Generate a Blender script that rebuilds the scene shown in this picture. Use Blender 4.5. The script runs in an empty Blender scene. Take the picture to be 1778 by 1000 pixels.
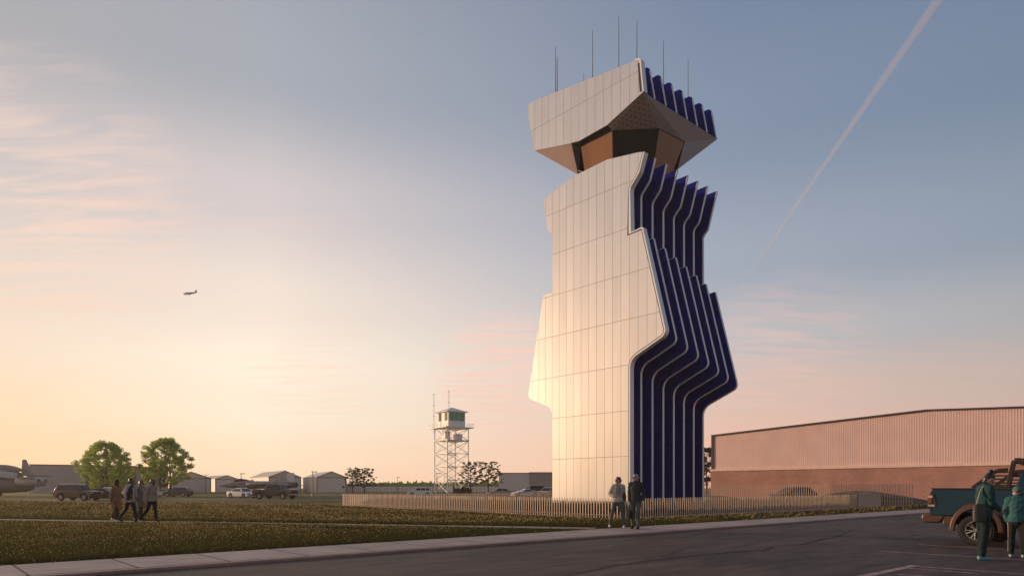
import bpy, bmesh, math, random
import numpy as np
from mathutils import Vector, Matrix, Euler
random.seed(7); rng = np.random.default_rng(11)
D = bpy.data; SC = bpy.context.scene; COL = SC.collection
PI = math.pi
W0, H0, F, CX, CY, HC = 1778.0, 1000.0, 1185.0, 889.0, 847.0, 1.43
SA, CA = 0.742, 0.6704            # the tower's right-face direction on the ground
RZ = math.atan2(CA, SA)
def uv(u, v): return (SA*u - CA*v, CA*u + SA*v)
def touv(x, y): return (SA*x + CA*y, -CA*x + SA*y)
def gx(px, Y): return (px - CX)/F*Y
def gz(py, Y): return HC + (CY - py)/F*Y
def gpt(px, py, z=0.0):
    Y = (HC - z)*F/(py - CY)
    return gx(px, Y), Y

# ------------------------------------------------------------------ materials
def newmat(name):
    m = D.materials.new(name); m.use_nodes = True
    nt = m.node_tree
    return m, nt, nt.nodes['Principled BSDF']
def nd(nt, typ, **kw):
    n = nt.nodes.new(typ)
    for k, v in kw.items():
        if k in ('operation', 'blend_type', 'data_type', 'noise_dimensions', 'feature', 'wave_type', 'bands_direction', 'interpolation', 'clamp', 'use_clamp', 'sky_type', 'distance'):
            setattr(n, k, v)
        else: n.inputs[k].default_value = v
    return n
def c4(c): return (c[0], c[1], c[2], 1)
def mat(name, col, rough=0.6, metal=0.0, col2=None, scale=3.0, amt=1.0, bump=0.0, bscale=None, spec=0.5, stretch=None, coat=0.0, detail=4.0, trans=0.0):
    m, nt, b = newmat(name)
    b.inputs['Roughness'].default_value = rough; b.inputs['Metallic'].default_value = metal
    b.inputs['Specular IOR Level'].default_value = spec
    if coat: b.inputs['Coat Weight'].default_value = coat; b.inputs['Coat Roughness'].default_value = 0.05
    b.inputs['Base Color'].default_value = c4(col)
    L = nt.links.new
    tc = nt.nodes.new('ShaderNodeTexCoord')
    src = tc.outputs['Object']
    if stretch:
        mp = nt.nodes.new('ShaderNodeMapping'); mp.inputs['Scale'].default_value = stretch
        L(src, mp.inputs['Vector']); src = mp.outputs['Vector']
    if col2 is None: col2 = tuple(c*0.82 for c in col)
    n = nd(nt, 'ShaderNodeTexNoise', Scale=scale, Detail=detail, Roughness=0.6)
    L(src, n.inputs['Vector'])
    r = nt.nodes.new('ShaderNodeValToRGB')
    r.color_ramp.elements[0].position = 0.35; r.color_ramp.elements[1].position = 0.65
    r.color_ramp.elements[0].color = c4(col); r.color_ramp.elements[1].color = c4([a+(b2-a)*amt for a, b2 in zip(col, col2)])
    L(n.outputs['Fac'], r.inputs['Fac']); L(r.outputs['Color'], b.inputs['Base Color'])
    if bump:
        n2 = nd(nt, 'ShaderNodeTexNoise', Scale=bscale or scale*4, Detail=6.0, Roughness=0.65)
        L(src, n2.inputs['Vector'])
        bp = nd(nt, 'ShaderNodeBump', Strength=bump, Distance=0.02)
        L(n2.outputs['Fac'], bp.inputs['Height']); L(bp.outputs['Normal'], b.inputs['Normal'])
    return m

# ------------------------------------------------------------------ objects
def tag(o, label=None, cat=None, group=None, kind=None):
    if label: o['label'] = label
    if cat: o['category'] = cat
    if group: o['group'] = group
    if kind: o['kind'] = kind
    return o
def thing(name, label, cat, loc=(0, 0, 0), rz=0.0, group=None):
    o = D.objects.new(name, None); COL.objects.link(o)
    o.empty_display_size = 0.3
    o.location = loc; o.rotation_euler = (0, 0, rz)
    return tag(o, label, cat, group)
def copy_tree(o, parent=None):
    c = o.copy(); COL.objects.link(c); c.parent = parent
    for ch in list(o.children): copy_tree(ch, c)
    return c

class MB:
    """collects shapes, builds ONE mesh object"""
    def __init__(s): s.v = []; s.f = []; s.mi = []; s.cur = 0
    def add(s, vs, fs):
        o = len(s.v); s.v += [tuple(p) for p in vs]
        for f in fs: s.f.append([i+o for i in f]); s.mi.append(s.cur)
        return s
    def box(s, c, d, rz=0.0, M=None):
        hx, hy, hz = d[0]/2, d[1]/2, d[2]/2
        R = Matrix.Rotation(rz, 3, 'Z') if M is None else M
        vs = [R @ Vector((x*hx, y*hy, z*hz)) + Vector(c) for x in (-1, 1) for y in (-1, 1) for z in (-1, 1)]
        return s.add(vs, [(0,1,3,2),(4,6,7,5),(0,4,5,1),(2,3,7,6),(0,2,6,4),(1,5,7,3)])
    def bar(s, a, b, w, h=None, up=(0, 0, 1)):
        a, b = Vector(a), Vector(b); d = b - a; L = d.length
        if L < 1e-6: return s
        x = d/L; y = Vector(up).cross(x)
        if y.length < 1e-4: y = Vector((0, 1, 0)).cross(x)
        if y.length < 1e-4: y = Vector((1, 0, 0)).cross(x)
        y.normalize(); z = x.cross(y)
        return s.box((a+b)/2, (L, w, h or w), M=Matrix((x, y, z)).transposed())
    def tube(s, pts, rad, n=8, cap=True):
        pts = [Vector(p) for p in pts]
        if not hasattr(rad, '__len__'): rad = [rad]*len(pts)
        rings = []; ref = None
        for i, p in enumerate(pts):
            t = (pts[min(i+1, len(pts)-1)] - pts[max(i-1, 0)]).normalized()
            if ref is None: ref = Vector((1, 0, 0)) if abs(t.x) < 0.8 else Vector((0, 1, 0))
            a = (ref - t*ref.dot(t)).normalized(); b = t.cross(a); ref = a
            rings.append([p + (a*math.cos(2*PI*k/n) + b*math.sin(2*PI*k/n))*rad[i] for k in range(n)])
        return s.loft(rings, cap)
    def loft(s, rings, cap=True):
        n = len(rings[0]); vs = [q for r in rings for q in r]; fs = []
        for i in range(len(rings)-1):
            for k in range(n):
                k2 = (k+1) % n
                fs.append((i*n+k, i*n+k2, (i+1)*n+k2, (i+1)*n+k))
        if cap:
            fs.append(tuple(range(n-1, -1, -1))); fs.append(tuple((len(rings)-1)*n+k for k in range(n)))
        return s.add(vs, fs)
    def prism(s, poly, a, b, axis='x'):
        """poly in the two other axes, extruded from a to b along axis"""
        def P(p, t):
            return (t, p[0], p[1]) if axis == 'x' else ((p[0], t, p[1]) if axis == 'y' else (p[0], p[1], t))
        n = len(poly)
        vs = [P(p, a) for p in poly] + [P(p, b) for p in poly]
        fs = [tuple(range(n)), tuple(range(2*n-1, n-1, -1))]
        for k in range(n):
            k2 = (k+1) % n; fs.append((k, n+k, n+k2, k2))
        return s.add(vs, fs)
    def ball(s, c, r, n=10, m=6):
        if not hasattr(r, '__len__'): r = (r, r, r)
        rings = []
        for i in range(1, m):
            t = PI*i/m
            rings.append([(c[0]+r[0]*math.sin(t)*math.cos(2*PI*k/n), c[1]+r[1]*math.sin(t)*math.sin(2*PI*k/n), c[2]-r[2]*math.cos(t)) for k in range(n)])
        return s.loft(rings)
    def lathe(s, prof, c=(0, 0, 0), n=24, axis='y', cap=True):
        """prof: (radius, along-axis) pairs"""
        rings = []
        for r, t in prof:
            ring = []
            for k in range(n):
                a, b = r*math.cos(2*PI*k/n), r*math.sin(2*PI*k/n)
                q = (a, t, b) if axis == 'y' else ((a, b, t) if axis == 'z' else (t, a, b))
                ring.append((c[0]+q[0], c[1]+q[1], c[2]+q[2]))
            rings.append(ring)
        return s.loft(rings, cap)
    def quad(s, *p): return s.add(p, [tuple(range(len(p)))])
    def build(s, name, m, parent=None, smooth=False, bevel=0.0, seg=2, loc=None, fix=True, label=None, angle=30):
        me = D.meshes.new(name); me.from_pydata(s.v, [], s.f); me.update()
        for k in (m if isinstance(m, (list, tuple)) else [m]): me.materials.append(k)
        if isinstance(m, (list, tuple)): me.polygons.foreach_set('material_index', s.mi)
        if fix:
            bm = bmesh.new(); bm.from_mesh(me); bmesh.ops.recalc_face_normals(bm, faces=bm.faces)
            bm.to_mesh(me); bm.free()
        o = D.objects.new(name, me); COL.objects.link(o)
        if parent: o.parent = parent
        if loc: o.location = loc
        if label: o['label'] = label
        if bevel:
            b = o.modifiers.new('bevel', 'BEVEL'); b.width = bevel; b.segments = seg; b.limit_method = 'ANGLE'
            b.angle_limit = math.radians(angle); b.harden_normals = False
        if smooth:
            for p in me.polygons: p.use_smooth = True
            try: me.set_sharp_from_angle(angle=math.radians(40))
            except Exception: pass
        return o
def rawmesh(name, verts, tris, mats, mi=None, nside=3):
    """numpy verts (n,3) and faces (m,nside) to one mesh object"""
    me = D.meshes.new(name)
    n, m = len(verts), len(tris)
    me.vertices.add(n); me.vertices.foreach_set('co', np.asarray(verts, np.float32).ravel())
    me.loops.add(m*nside); me.loops.foreach_set('vertex_index', np.asarray(tris, np.int32).ravel())
    me.polygons.add(m); me.polygons.foreach_set('loop_start', np.arange(0, m*nside, nside, dtype=np.int32))
    for k in mats: me.materials.append(k)
    if mi is not None: me.polygons.foreach_set('material_index', np.asarray(mi, np.int32))
    me.update(calc_edges=True)
    o = D.objects.new(name, me); COL.objects.link(o)
    return o

def fillet(pts, seg=5):
    """pts: (x, z[, radius]) -> polyline with rounded corners"""
    out = []
    for i, p in enumerate(pts):
        r = p[2] if len(p) > 2 else 0
        P = Vector(p[:2])
        if r <= 0 or i in (0, len(pts)-1): out.append((P.x, P.y)); continue
        A, B = Vector(pts[i-1][:2]), Vector(pts[i+1][:2])
        a, b = (A-P), (B-P); la, lb = a.length, b.length; a /= la; b /= lb
        th = math.acos(max(-1, min(1, a.dot(b))))
        t = min(r/math.tan(th/2), la*0.48, lb*0.48); r = t*math.tan(th/2)
        p0, p1 = P+a*t, P+b*t
        c = P + (a+b).normalized()*(r/math.sin(th/2))
        v0, v1 = p0-c, p1-c
        a0 = math.atan2(v0.y, v0.x); a1 = math.atan2(v1.y, v1.x)
        da = (a1-a0+PI) % (2*PI) - PI
        for k in range(seg+1):
            an = a0+da*k/seg; out.append((c.x+r*math.cos(an), c.y+r*math.sin(an)))
    return out
def offset_line(pl, d):
    out = []
    for i, p in enumerate(pl):
        a = Vector(pl[max(i-1, 0)]); b = Vector(pl[min(i+1, len(pl)-1)]); t = (b-a).normalized()
        n = Vector((-t.y, t.x))
        k = 1.0
        if 0 < i < len(pl)-1:
            t1 = (Vector(p)-a).normalized(); k = 1/max(0.5, abs(Vector((-t1.y, t1.x)).dot(n)))
        out.append((p[0]+n.x*d*k, p[1]+n.y*d*k))
    return out
SUN_E = 4.3; SUN_C = (1.0, 0.67, 0.42); EXPO = 0.0; SKY_STR = 1.0; NIS_F = 0.06; NIS_K = 0.09
def _l(r, g, b): return tuple(((x/255+0.055)/1.055)**2.4 for x in (r, g, b))
SKY_NEAR = [(0.0, (1.30, .64, .23)), (0.05, (1.05, .60, .28)), (0.12, (.78, .60, .49)), (0.22, (.58, .54, .54)), (0.34, (.45, .42, .43)), (0.5, (.30, .31, .36)), (1.0, (.14, .17, .24))]
SKY_MID = [(0.0, (1.10, .79, .53)), (0.03, (1.12, .87, .63)), (0.065, (1.10, .96, .76)), (0.105, (1.12, .98, .80)), (0.16, (.98, .84, .73)), (0.24, _l(220, 210, 210)), (0.33, _l(172, 177, 186)), (0.55, _l(130, 138, 155)), (1.0, _l(100, 112, 138))]
SKY_FAR = [(0.0, (1.00, .55, .40)), (0.035, (.93, .57, .44)), (0.08, _l(232, 202, 188)), (0.13, _l(202, 198, 200)), (0.19, _l(168, 177, 192)), (0.30, _l(136, 151, 175)), (0.40, _l(122, 138, 166)), (0.6, _l(100, 113, 142)), (1.0, _l(88, 102, 132))]
SKY_OPP = [(0.0, _l(214, 166, 146)), (0.04, _l(202, 172, 160)), (0.085, _l(178, 169, 166)), (0.13, _l(152, 160, 168)), (0.19, _l(126, 144, 163)), (0.30, _l(108, 129, 156)), (0.40, _l(99, 120, 147)), (0.6, _l(84, 102, 130)), (1.0, _l(74, 92, 122))]
AZ = (0.03, 0.24, 0.44, 0.66)
CL_LOC = (0.0, 0.0, 0.0); CL_LO = 0.40; CL_HI = 0.56; CL_K = 1.5
HAZE = 0.0004
TRAIL_D = 0.0055
AZ_FLIP = False
# ------------------------------------------------------------------ camera, sun, sky
cam = D.cameras.new('camera'); co = D.objects.new('camera', cam); COL.objects.link(co)
co.location = (0, 0, HC); co.rotation_euler = (PI/2, 0, 0)
cam.sensor_fit = 'HORIZONTAL'; cam.sensor_width = 36; cam.lens = 36*F/W0
cam.shift_y = (CY - H0/2)/W0; cam.clip_end = 60000; cam.clip_start = 0.1
SC.camera = co
SAZ, SEL = math.radians(63), math.radians(7)       # the sun: 63 degrees to the left of the view, low
S = Vector((-math.sin(SAZ)*math.cos(SEL), math.cos(SAZ)*math.cos(SEL), math.sin(SEL)))
sun = D.lights.new('sun', 'SUN'); sun.energy = SUN_E; sun.angle = math.radians(0.6); sun.color = SUN_C
so = D.objects.new('sun', sun); COL.objects.link(so); so.rotation_euler = S.to_track_quat('Z', 'Y').to_euler(); so.location = (-40, 10, 30)
SC.view_settings.view_transform = 'Standard'; SC.view_settings.look = 'None'; SC.view_settings.exposure = EXPO; SC.view_settings.gamma = 1
SC.cycles.use_denoising = True; SC.cycles.max_bounces = 6; SC.cycles.volume_bounces = 0; SC.cycles.transparent_max_bounces = 16

wd = D.worlds.new('World'); SC.world = wd; wd.use_nodes = True
nt = wd.node_tree; nt.nodes.clear(); L = nt.links.new
out = nt.nodes.new('ShaderNodeOutputWorld'); bg = nt.nodes.new('ShaderNodeBackground'); L(bg.outputs[0], out.inputs[0])
tc = nt.nodes.new('ShaderNodeTexCoord'); DIR = tc.outputs['Generated']
def M2(op, a, b=None, c=None):
    n = nt.nodes.new('ShaderNodeMath'); n.operation = op
    for i, x in enumerate((a, b, c)):
        if x is None: continue
        if hasattr(x, 'is_output'): L(x, n.inputs[i])
        else: n.inputs[i].default_value = x
    return n.outputs[0]
def ramp(fac, els):
    r = nt.nodes.new('ShaderNodeValToRGB'); r.color_ramp.interpolation = 'EASE'
    e = r.color_ramp.elements
    while len(e) < len(els): e.new(0.5)
    for k, (p, c) in zip(e, els): k.position = p; k.color = c4(c)
    L(fac, r.inputs[0]); return r.outputs[0]
def mixc(f, a, b, bt='MIX'):
    n = nt.nodes.new('ShaderNodeMix'); n.data_type = 'RGBA'; n.blend_type = bt
    if hasattr(f, 'is_output'): L(f, n.inputs[0])
    else: n.inputs[0].default_value = f
    for i, x in ((6, a), (7, b)):
        if hasattr(x, 'is_output'): L(x, n.inputs[i])
        else: n.inputs[i].default_value = c4(x)
    return n.outputs[2]
sx = nt.nodes.new('ShaderNodeSeparateXYZ'); L(DIR, sx.inputs[0])
X, Y, Z = sx.outputs
elev = M2('DIVIDE', M2('ARCSINE', M2('MINIMUM', M2('MAXIMUM', Z, -0.999), 0.999)), PI/2)        # 0 horizon .. 1 zenith
elev = M2('MAXIMUM', elev, 0.0)
hl = M2('SQRT', M2('ADD', M2('ADD', M2('MULTIPLY', X, X), M2('MULTIPLY', Y, Y)), 1e-6))
cosaz = M2('DIVIDE', M2('ADD', M2('MULTIPLY', X, S.x/math.cos(SEL)), M2('MULTIPLY', Y, S.y/math.cos(SEL))), hl)
sinaz = M2('DIVIDE', M2('SUBTRACT', M2('MULTIPLY', X, -S.y/math.cos(SEL)), M2('MULTIPLY', Y, -S.x/math.cos(SEL))), hl)
sgnaz = M2('MULTIPLY_ADD', M2('DIVIDE', M2('ARCTAN2', sinaz, cosaz), PI), 0.5, 0.5)
ar = nt.nodes.new('ShaderNodeValToRGB'); e_ = ar.color_ramp.elements        # 0 at the sun .. 1 opposite; the glow reaches further on the far side
while len(e_) < 6: e_.new(.5)
AR = [(0.0, 1.0), (0.5, 0.0), (0.64, 0.05), (0.76, 0.4), (0.9, 0.8), (1.0, 1.0)]
if AZ_FLIP: AR = sorted((1-p, v) for p, v in AR)
for q, (p_, v_) in zip(e_, AR): q.position = p_; q.color = (v_, v_, v_, 1)
L(sgnaz, ar.inputs[0]); azf = ar.outputs[0]
def lin(r, g, b): return tuple(((x/255+0.055)/1.055)**2.4 if x > 10 else x/3294 for x in (r, g, b))
near_ = ramp(elev, SKY_NEAR); mid_ = ramp(elev, SKY_MID); far_ = ramp(elev, SKY_FAR); opp_ = ramp(elev, SKY_OPP)
def sstep(x, a, b):
    n = nt.nodes.new('ShaderNodeMapRange'); n.interpolation_type = 'LINEAR'; n.clamp = True
    L(x, n.inputs[0]); n.inputs[1].default_value = a; n.inputs[2].default_value = b; return n.outputs[0]
sky = mixc(sstep(azf, AZ[0], AZ[1]), near_, mid_); sky = mixc(sstep(azf, AZ[1], AZ[2]), sky, far_); sky = mixc(sstep(azf, AZ[2], AZ[3]), sky, opp_)
nis = nt.nodes.new('ShaderNodeTexSky'); nis.sky_type = 'NISHITA'; nis.sun_disc = False
nis.sun_elevation = SEL; nis.sun_rotation = -SAZ; nis.dust_density = 2.0; nis.air_density = 1.0
nk = nt.nodes.new('ShaderNodeVectorMath'); nk.operation = 'SCALE'; L(nis.outputs[0], nk.inputs[0]); nk.inputs['Scale'].default_value = NIS_K
sky = mixc(NIS_F, sky, nk.outputs[0])
# thin pink clouds: noise on the plane of the cloud layer
den = M2('ADD', M2('MAXIMUM', Z, 0.0), 0.10)
cv = nt.nodes.new('ShaderNodeCombineXYZ'); L(M2('DIVIDE', X, den), cv.inputs[0]); L(M2('DIVIDE', Y, den), cv.inputs[1])
mp = nt.nodes.new('ShaderNodeMapping'); mp.inputs['Rotation'].default_value = (0, 0, math.radians(-14)); mp.inputs['Scale'].default_value = (1.6, 7.0, 1); L(cv.outputs[0], mp.inputs[0])
n1 = nd(nt, 'ShaderNodeTexNoise', Scale=1.5, Detail=9.0, Roughness=0.62); n1.inputs['Distortion'].default_value = 0.6; L(mp.outputs[0], n1.inputs['Vector'])
mp2 = nt.nodes.new('ShaderNodeMapping'); mp2.inputs['Location'].default_value = CL_LOC; mp2.inputs['Scale'].default_value = (0.55, 0.9, 1); L(cv.outputs[0], mp2.inputs[0])
n2 = nd(nt, 'ShaderNodeTexNoise', Scale=0.75, Detail=3.0, Roughness=0.5); L(mp2.outputs[0], n2.inputs['Vector'])
def patch(px, py, r, k):          # a bank of cirrus round one direction of the sky
    d = Vector(((px-CX)/F, 1, (CY-py)/F)).normalized()
    vm = nt.nodes.new('ShaderNodeVectorMath'); vm.operation = 'DOT_PRODUCT'; L(DIR, vm.inputs[0]); vm.inputs[1].default_value = d
    return M2('MULTIPLY', sstep(vm.outputs['Value'], math.cos(math.radians(r)), math.cos(math.radians(r*.25))), k)
bank = M2('MAXIMUM', M2('MAXIMUM', patch(60, 370, 11, .62), patch(868, 655, 6, 1.0)), M2('MAXIMUM', patch(1360, 640, 8, .30), patch(540, 660, 6, .30)))
cl = M2('MULTIPLY', sstep(n1.outputs['Fac'], 0.40, 0.70), bank)
thin = M2('MULTIPLY', sstep(n1.outputs['Fac'], 0.48, 0.76), sstep(n2.outputs['Fac'], CL_LO, CL_HI))
wl = M2('ADD', M2('MULTIPLY', M2('MULTIPLY', sstep(elev, 0.15, 0.09), M2('MULTIPLY_ADD', sstep(azf, 0.60, 0.48), 0.55, 0.3)), sstep(azf, 0.34, 0.40)), M2('MULTIPLY', M2('MULTIPLY', sstep(azf, 0.31, 0.24), sstep(elev, 0.10, 0.15)), sstep(elev, 0.32, 0.24))); cl = M2('MAXIMUM', cl, M2('MULTIPLY', thin, M2('MULTIPLY', M2('MINIMUM', wl, 1.0), 0.30)))
cl = M2('MINIMUM', M2('MULTIPLY', cl, CL_K), 0.8)
cc = ramp(azf, [(0.0, lin(255, 228, 205)), (0.35, lin(255, 212, 196)), (0.6, lin(238, 186, 172)), (1.0, lin(190, 160, 160))])
sky = mixc(cl, sky, cc)
L(sky, bg.inputs[0]); bg.inputs[1].default_value = SKY_STR
# ------------------------------------------------------------------ materials of the setting
def cladding_mat(name, pv, pz, oz, col, gap=0.025, rough=0.33, metal=0.72):
    """large flat metal panels with open joints; joints follow the object's own y and z"""
    m, nt, b = newmat(name); L = nt.links.new
    tc = nt.nodes.new('ShaderNodeTexCoord'); sp = nt.nodes.new('ShaderNodeSeparateXYZ'); L(tc.outputs['Object'], sp.inputs[0])
    def mm(op, a, b2=None, c=None):
        n = nt.nodes.new('ShaderNodeMath'); n.operation = op
        for i, x in enumerate((a, b2, c)):
            if x is None: continue
            if hasattr(x, 'is_output'): L(x, n.inputs[i])
            else: n.inputs[i].default_value = x
        return n.outputs[0]
    a = mm('DIVIDE', mm('ADD', sp.outputs['Y'], 50*pv), pv); c = mm('DIVIDE', mm('ADD', sp.outputs['Z'], oz+10*pz), pz)
    fa, fc = mm('FRACT', a), mm('FRACT', c)
    da = mm('MULTIPLY', mm('MINIMUM', fa, mm('SUBTRACT', 1.0, fa)), pv); dc = mm('MULTIPLY', mm('MINIMUM', fc, mm('SUBTRACT', 1.0, fc)), pz)
    j = mm('MAXIMUM', mm('LESS_THAN', da, gap/2), mm('LESS_THAN', dc, gap/2))
    wn = nt.nodes.new('ShaderNodeTexWhiteNoise'); wn.noise_dimensions = '3D'
    cx = nt.nodes.new('ShaderNodeCombineXYZ'); L(mm('FLOOR', a), cx.inputs[0]); L(mm('FLOOR', c), cx.inputs[1]); L(cx.outputs[0], wn.inputs['Vector'])
    hv = nt.nodes.new('ShaderNodeHueSaturation'); hv.inputs['Color'].default_value = c4(col)
    L(mm('MULTIPLY_ADD', wn.outputs['Value'], 0.05, 0.97), hv.inputs['Value'])
    st = nd(nt, 'ShaderNodeTexNoise', Scale=1.3, Detail=6.0, Roughness=0.6)
    mp = nt.nodes.new('ShaderNodeMapping'); mp.inputs['Scale'].default_value = (1, 1.2, 0.15); L(tc.outputs['Object'], mp.inputs[0]); L(mp.outputs[0], st.inputs['Vector'])
    mx = nt.nodes.new('ShaderNodeMix'); mx.data_type = 'RGBA'; mx.blend_type = 'MULTIPLY'; mx.inputs[0].default_value = 0.20
    L(hv.outputs[0], mx.inputs[6]); L(st.outputs['Fac'], mx.inputs[7])
    mj = nt.nodes.new('ShaderNodeMix'); mj.data_type = 'RGBA'; L(j, mj.inputs[0]); L(mx.outputs[2], mj.inputs[6]); mj.inputs[7].default_value = (0.20, 0.18, 0.17, 1)
    L(mj.outputs[2], b.inputs['Base Color'])
    L(mm('MULTIPLY', mm('SUBTRACT', 1.0, j), metal), b.inputs['Metallic'])
    L(mm('MULTIPLY_ADD', wn.outputs['Value'], 0.02, rough), b.inputs['Roughness'])
    # each panel is set a hair out of true
    sc = nt.nodes.new('ShaderNodeVectorMath'); sc.operation = 'SUBTRACT'; L(wn.outputs['Color'], sc.inputs[0]); sc.inputs[1].default_value = (0.5, 0.5, 0.5)
    s2 = nt.nodes.new('ShaderNodeVectorMath'); s2.operation = 'SCALE'; L(sc.outputs[0], s2.inputs[0]); s2.inputs['Scale'].default_value = 0.003
    ge = nt.nodes.new('ShaderNodeNewGeometry'); ad = nt.nodes.new('ShaderNodeVectorMath'); ad.operation = 'ADD'; L(ge.outputs['Normal'], ad.inputs[0]); L(s2.outputs[0], ad.inputs[1])
    bp = nd(nt, 'ShaderNodeBump', Strength=0.6, Distance=0.03); bp.invert = True; L(j, bp.inputs['Height']); L(ad.outputs[0], bp.inputs['Normal'])
    L(bp.outputs['Normal'], b.inputs['Normal'])
    return m
def tri_soffit_mat(name):
    m, nt, b = newmat(name); L = nt.links.new
    tc = nt.nodes.new('ShaderNodeTexCoord'); sp = nt.nodes.new('ShaderNodeSeparateXYZ'); L(tc.outputs['Object'], sp.inputs[0])
    def mm(op, a, b2=None):
        n = nt.nodes.new('ShaderNodeMath'); n.operation = op
        for i, x in enumerate((a, b2)):
            if x is None: continue
            if hasattr(x, 'is_output'): L(x, n.inputs[i])
            else: n.inputs[i].default_value = x
        return n.outputs[0]
    ds = []
    for cx, cy in ((1, 0), (0.5, 0.866), (0.5, -0.866)):
        t = mm('FRACT', mm('MULTIPLY', mm('ADD', mm('ADD', mm('MULTIPLY', sp.outputs['X'], cx), mm('MULTIPLY', sp.outputs['Y'], cy)), 50.0), 2.7))
        ds.append(mm('MINIMUM', t, mm('SUBTRACT', 1.0, t)))
    d = mm('LESS_THAN', mm('MINIMUM', mm('MINIMUM', ds[0], ds[1]), ds[2]), 0.05)
    mj = nt.nodes.new('ShaderNodeMix'); mj.data_type = 'RGBA'; L(d, mj.inputs[0]); mj.inputs[6].default_value = (0.60, 0.45, 0.41, 1); mj.inputs[7].default_value = (0.24, 0.17, 0.15, 1)
    L(mj.outputs[2], b.inputs['Base Color']); b.inputs['Roughness'].default_value = 0.6; b.inputs['Metallic'].default_value = 0.0
    return m
M_CLAD = cladding_mat('white_metal_cladding', 0.887, 3.75, -0.3, (0.78, 0.755, 0.75))
M_CAPCL = cladding_mat('white_metal_cladding_cab', 0.93, 4.4, -0.0, (0.78, 0.755, 0.75))
M_RIM = mat('white_metal_edge', (0.88, 0.88, 0.89), 0.32, 0.1, col2=(0.84, 0.83, 0.82), scale=2)
M_FIN = mat('blue_fin_metal', (0.003, 0.016, 0.26), 0.6, 0.0, col2=(0.003, 0.014, 0.22), scale=1.2, spec=0.03)
M_CORE = mat('dark_core_metal', (0.012, 0.013, 0.028), 0.5, 0.0, col2=(0.016, 0.016, 0.03), scale=1, spec=0.3)
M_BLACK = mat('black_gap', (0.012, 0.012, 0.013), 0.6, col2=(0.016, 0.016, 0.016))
M_SOFF = mat('grey_soffit', (0.36, 0.30, 0.285), 0.5, 0.1, col2=(0.33, 0.275, 0.26), scale=0.6)
M_SOFFB = mat('brown_soffit', (0.22, 0.13, 0.105), 0.5, 0.1, scale=0.6)
M_CABG2 = mat('glow_tinted_glass_dim', (0.16, 0.085, 0.055), 0.12, 0.7, col2=(0.14, 0.075, 0.05), scale=0.4)  # darker copy for the right pane, its weaker reflection put into the colour
M_TRI = tri_soffit_mat('triangle_soffit')
M_CABGL = mat('glow_tinted_glass', (0.31, 0.145, 0.07), 0.10, 0.75, col2=(0.28, 0.13, 0.065), scale=0.4, spec=0.6)  # orange reflection of the low sky mixed into the pane's base colour
M_CABDK = mat('dark_glass', (0.008, 0.010, 0.009), 0.10, 0.0, col2=(0.010, 0.011, 0.010), scale=0.4, spec=0.1)
M_ROOFG = mat('roof_membrane', (0.3, 0.3, 0.3), 0.8)
M_ANT = mat('antenna_metal', (0.25, 0.25, 0.27), 0.5, 0.4)

C0X, C0Y = 9.64, 56.0
tw = thing('control_tower', 'tall sculpted white and blue control tower with stepped fins and antennas', 'control tower', (C0X, C0Y, 0), RZ)
def front_line(s, k=1.0):
    d = -0.29*s; ds = -0.281*s; lo = -0.115*s; hi = -0.165*s; tk = -(0.95-0.038*s)
    return [(0, 0), (0, 12.0+d, 1.1), (-3.55, 13.5+d, 0.55), (-1.29, 22.36+ds, 0.05), (0, 22.26+ds), (0, 26.0+lo, 0.7), (tk, 27.0+hi, 0.6), (-1.45, 28.45)]
BACK = [(10.05, 28.25, 0.35), (9.45, 25.15, 0.4), (8.87, 24.75, 0.4), (8.87, 19.3), (10.07, 19.3), (12.12, 10.0, 0.5), (8.87, 8.75, 1.1), (8.87, 0)]
def body_poly(s, plate):
    top = [(-0.9, 28.62, 0.2), (2.4, 29.2, 0.3), (6.2, 29.1, 0.3)] if plate else [(2.0, 28.4)]
    return fillet(front_line(s) + top + BACK)
def trim(s, u0, w, pl, name, parent, mt, depth=0.11, out=0.05):
    a = offset_line(pl, out); b = offset_line(pl, out-depth)
    mb = MB(); rings = []
    for p, q in zip(a, b):
        rings.append([(u0, p[0], p[1]), (u0+w, p[0], p[1]), (u0+w, q[0], q[1]), (u0, q[0], q[1])])
    mb.loft(rings)
    return mb.build(name, mt, parent)
# near plate: panelled cladding, then its bright rim along the front edge with a dark shadow gap beside it
pl = MB().prism(body_poly(0, True), 0.0, 0.42, 'x').build('cladding_wall', M_CLAD, tw)
fl0 = fillet(front_line(0))
trim(0, -0.05, 0.50, fl0, 'rim', pl, M_RIM, depth=0.13, out=0.10)
trim(0, -0.012, 0.06, fl0, 'shadow_line', pl, M_BLACK, depth=0.09, out=-0.03)
SP = 10.9/7
def sgn(pl): return pl
for i in range(1, 8):
    s = SP*i
    fn = MB().prism(body_poly(s, False), s-0.09, s+0.09, 'x').build('fin', M_FIN, tw)
    trim(s, s-0.10, 0.20, fillet(front_line(s)), 'edge_trim', fn, M_RIM, depth=0.05, out=0.03)
core = MB()
core.box((5.6, 4.6, 14.0), (10.0, 6.6, 28.0))
core.build('core', M_CORE, tw)
cap = MB(); cap.box((5.65, 1.2, 28.12), (10.2, 0.3, 0.24)); cap.build('coping', M_RIM, tw)
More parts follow.
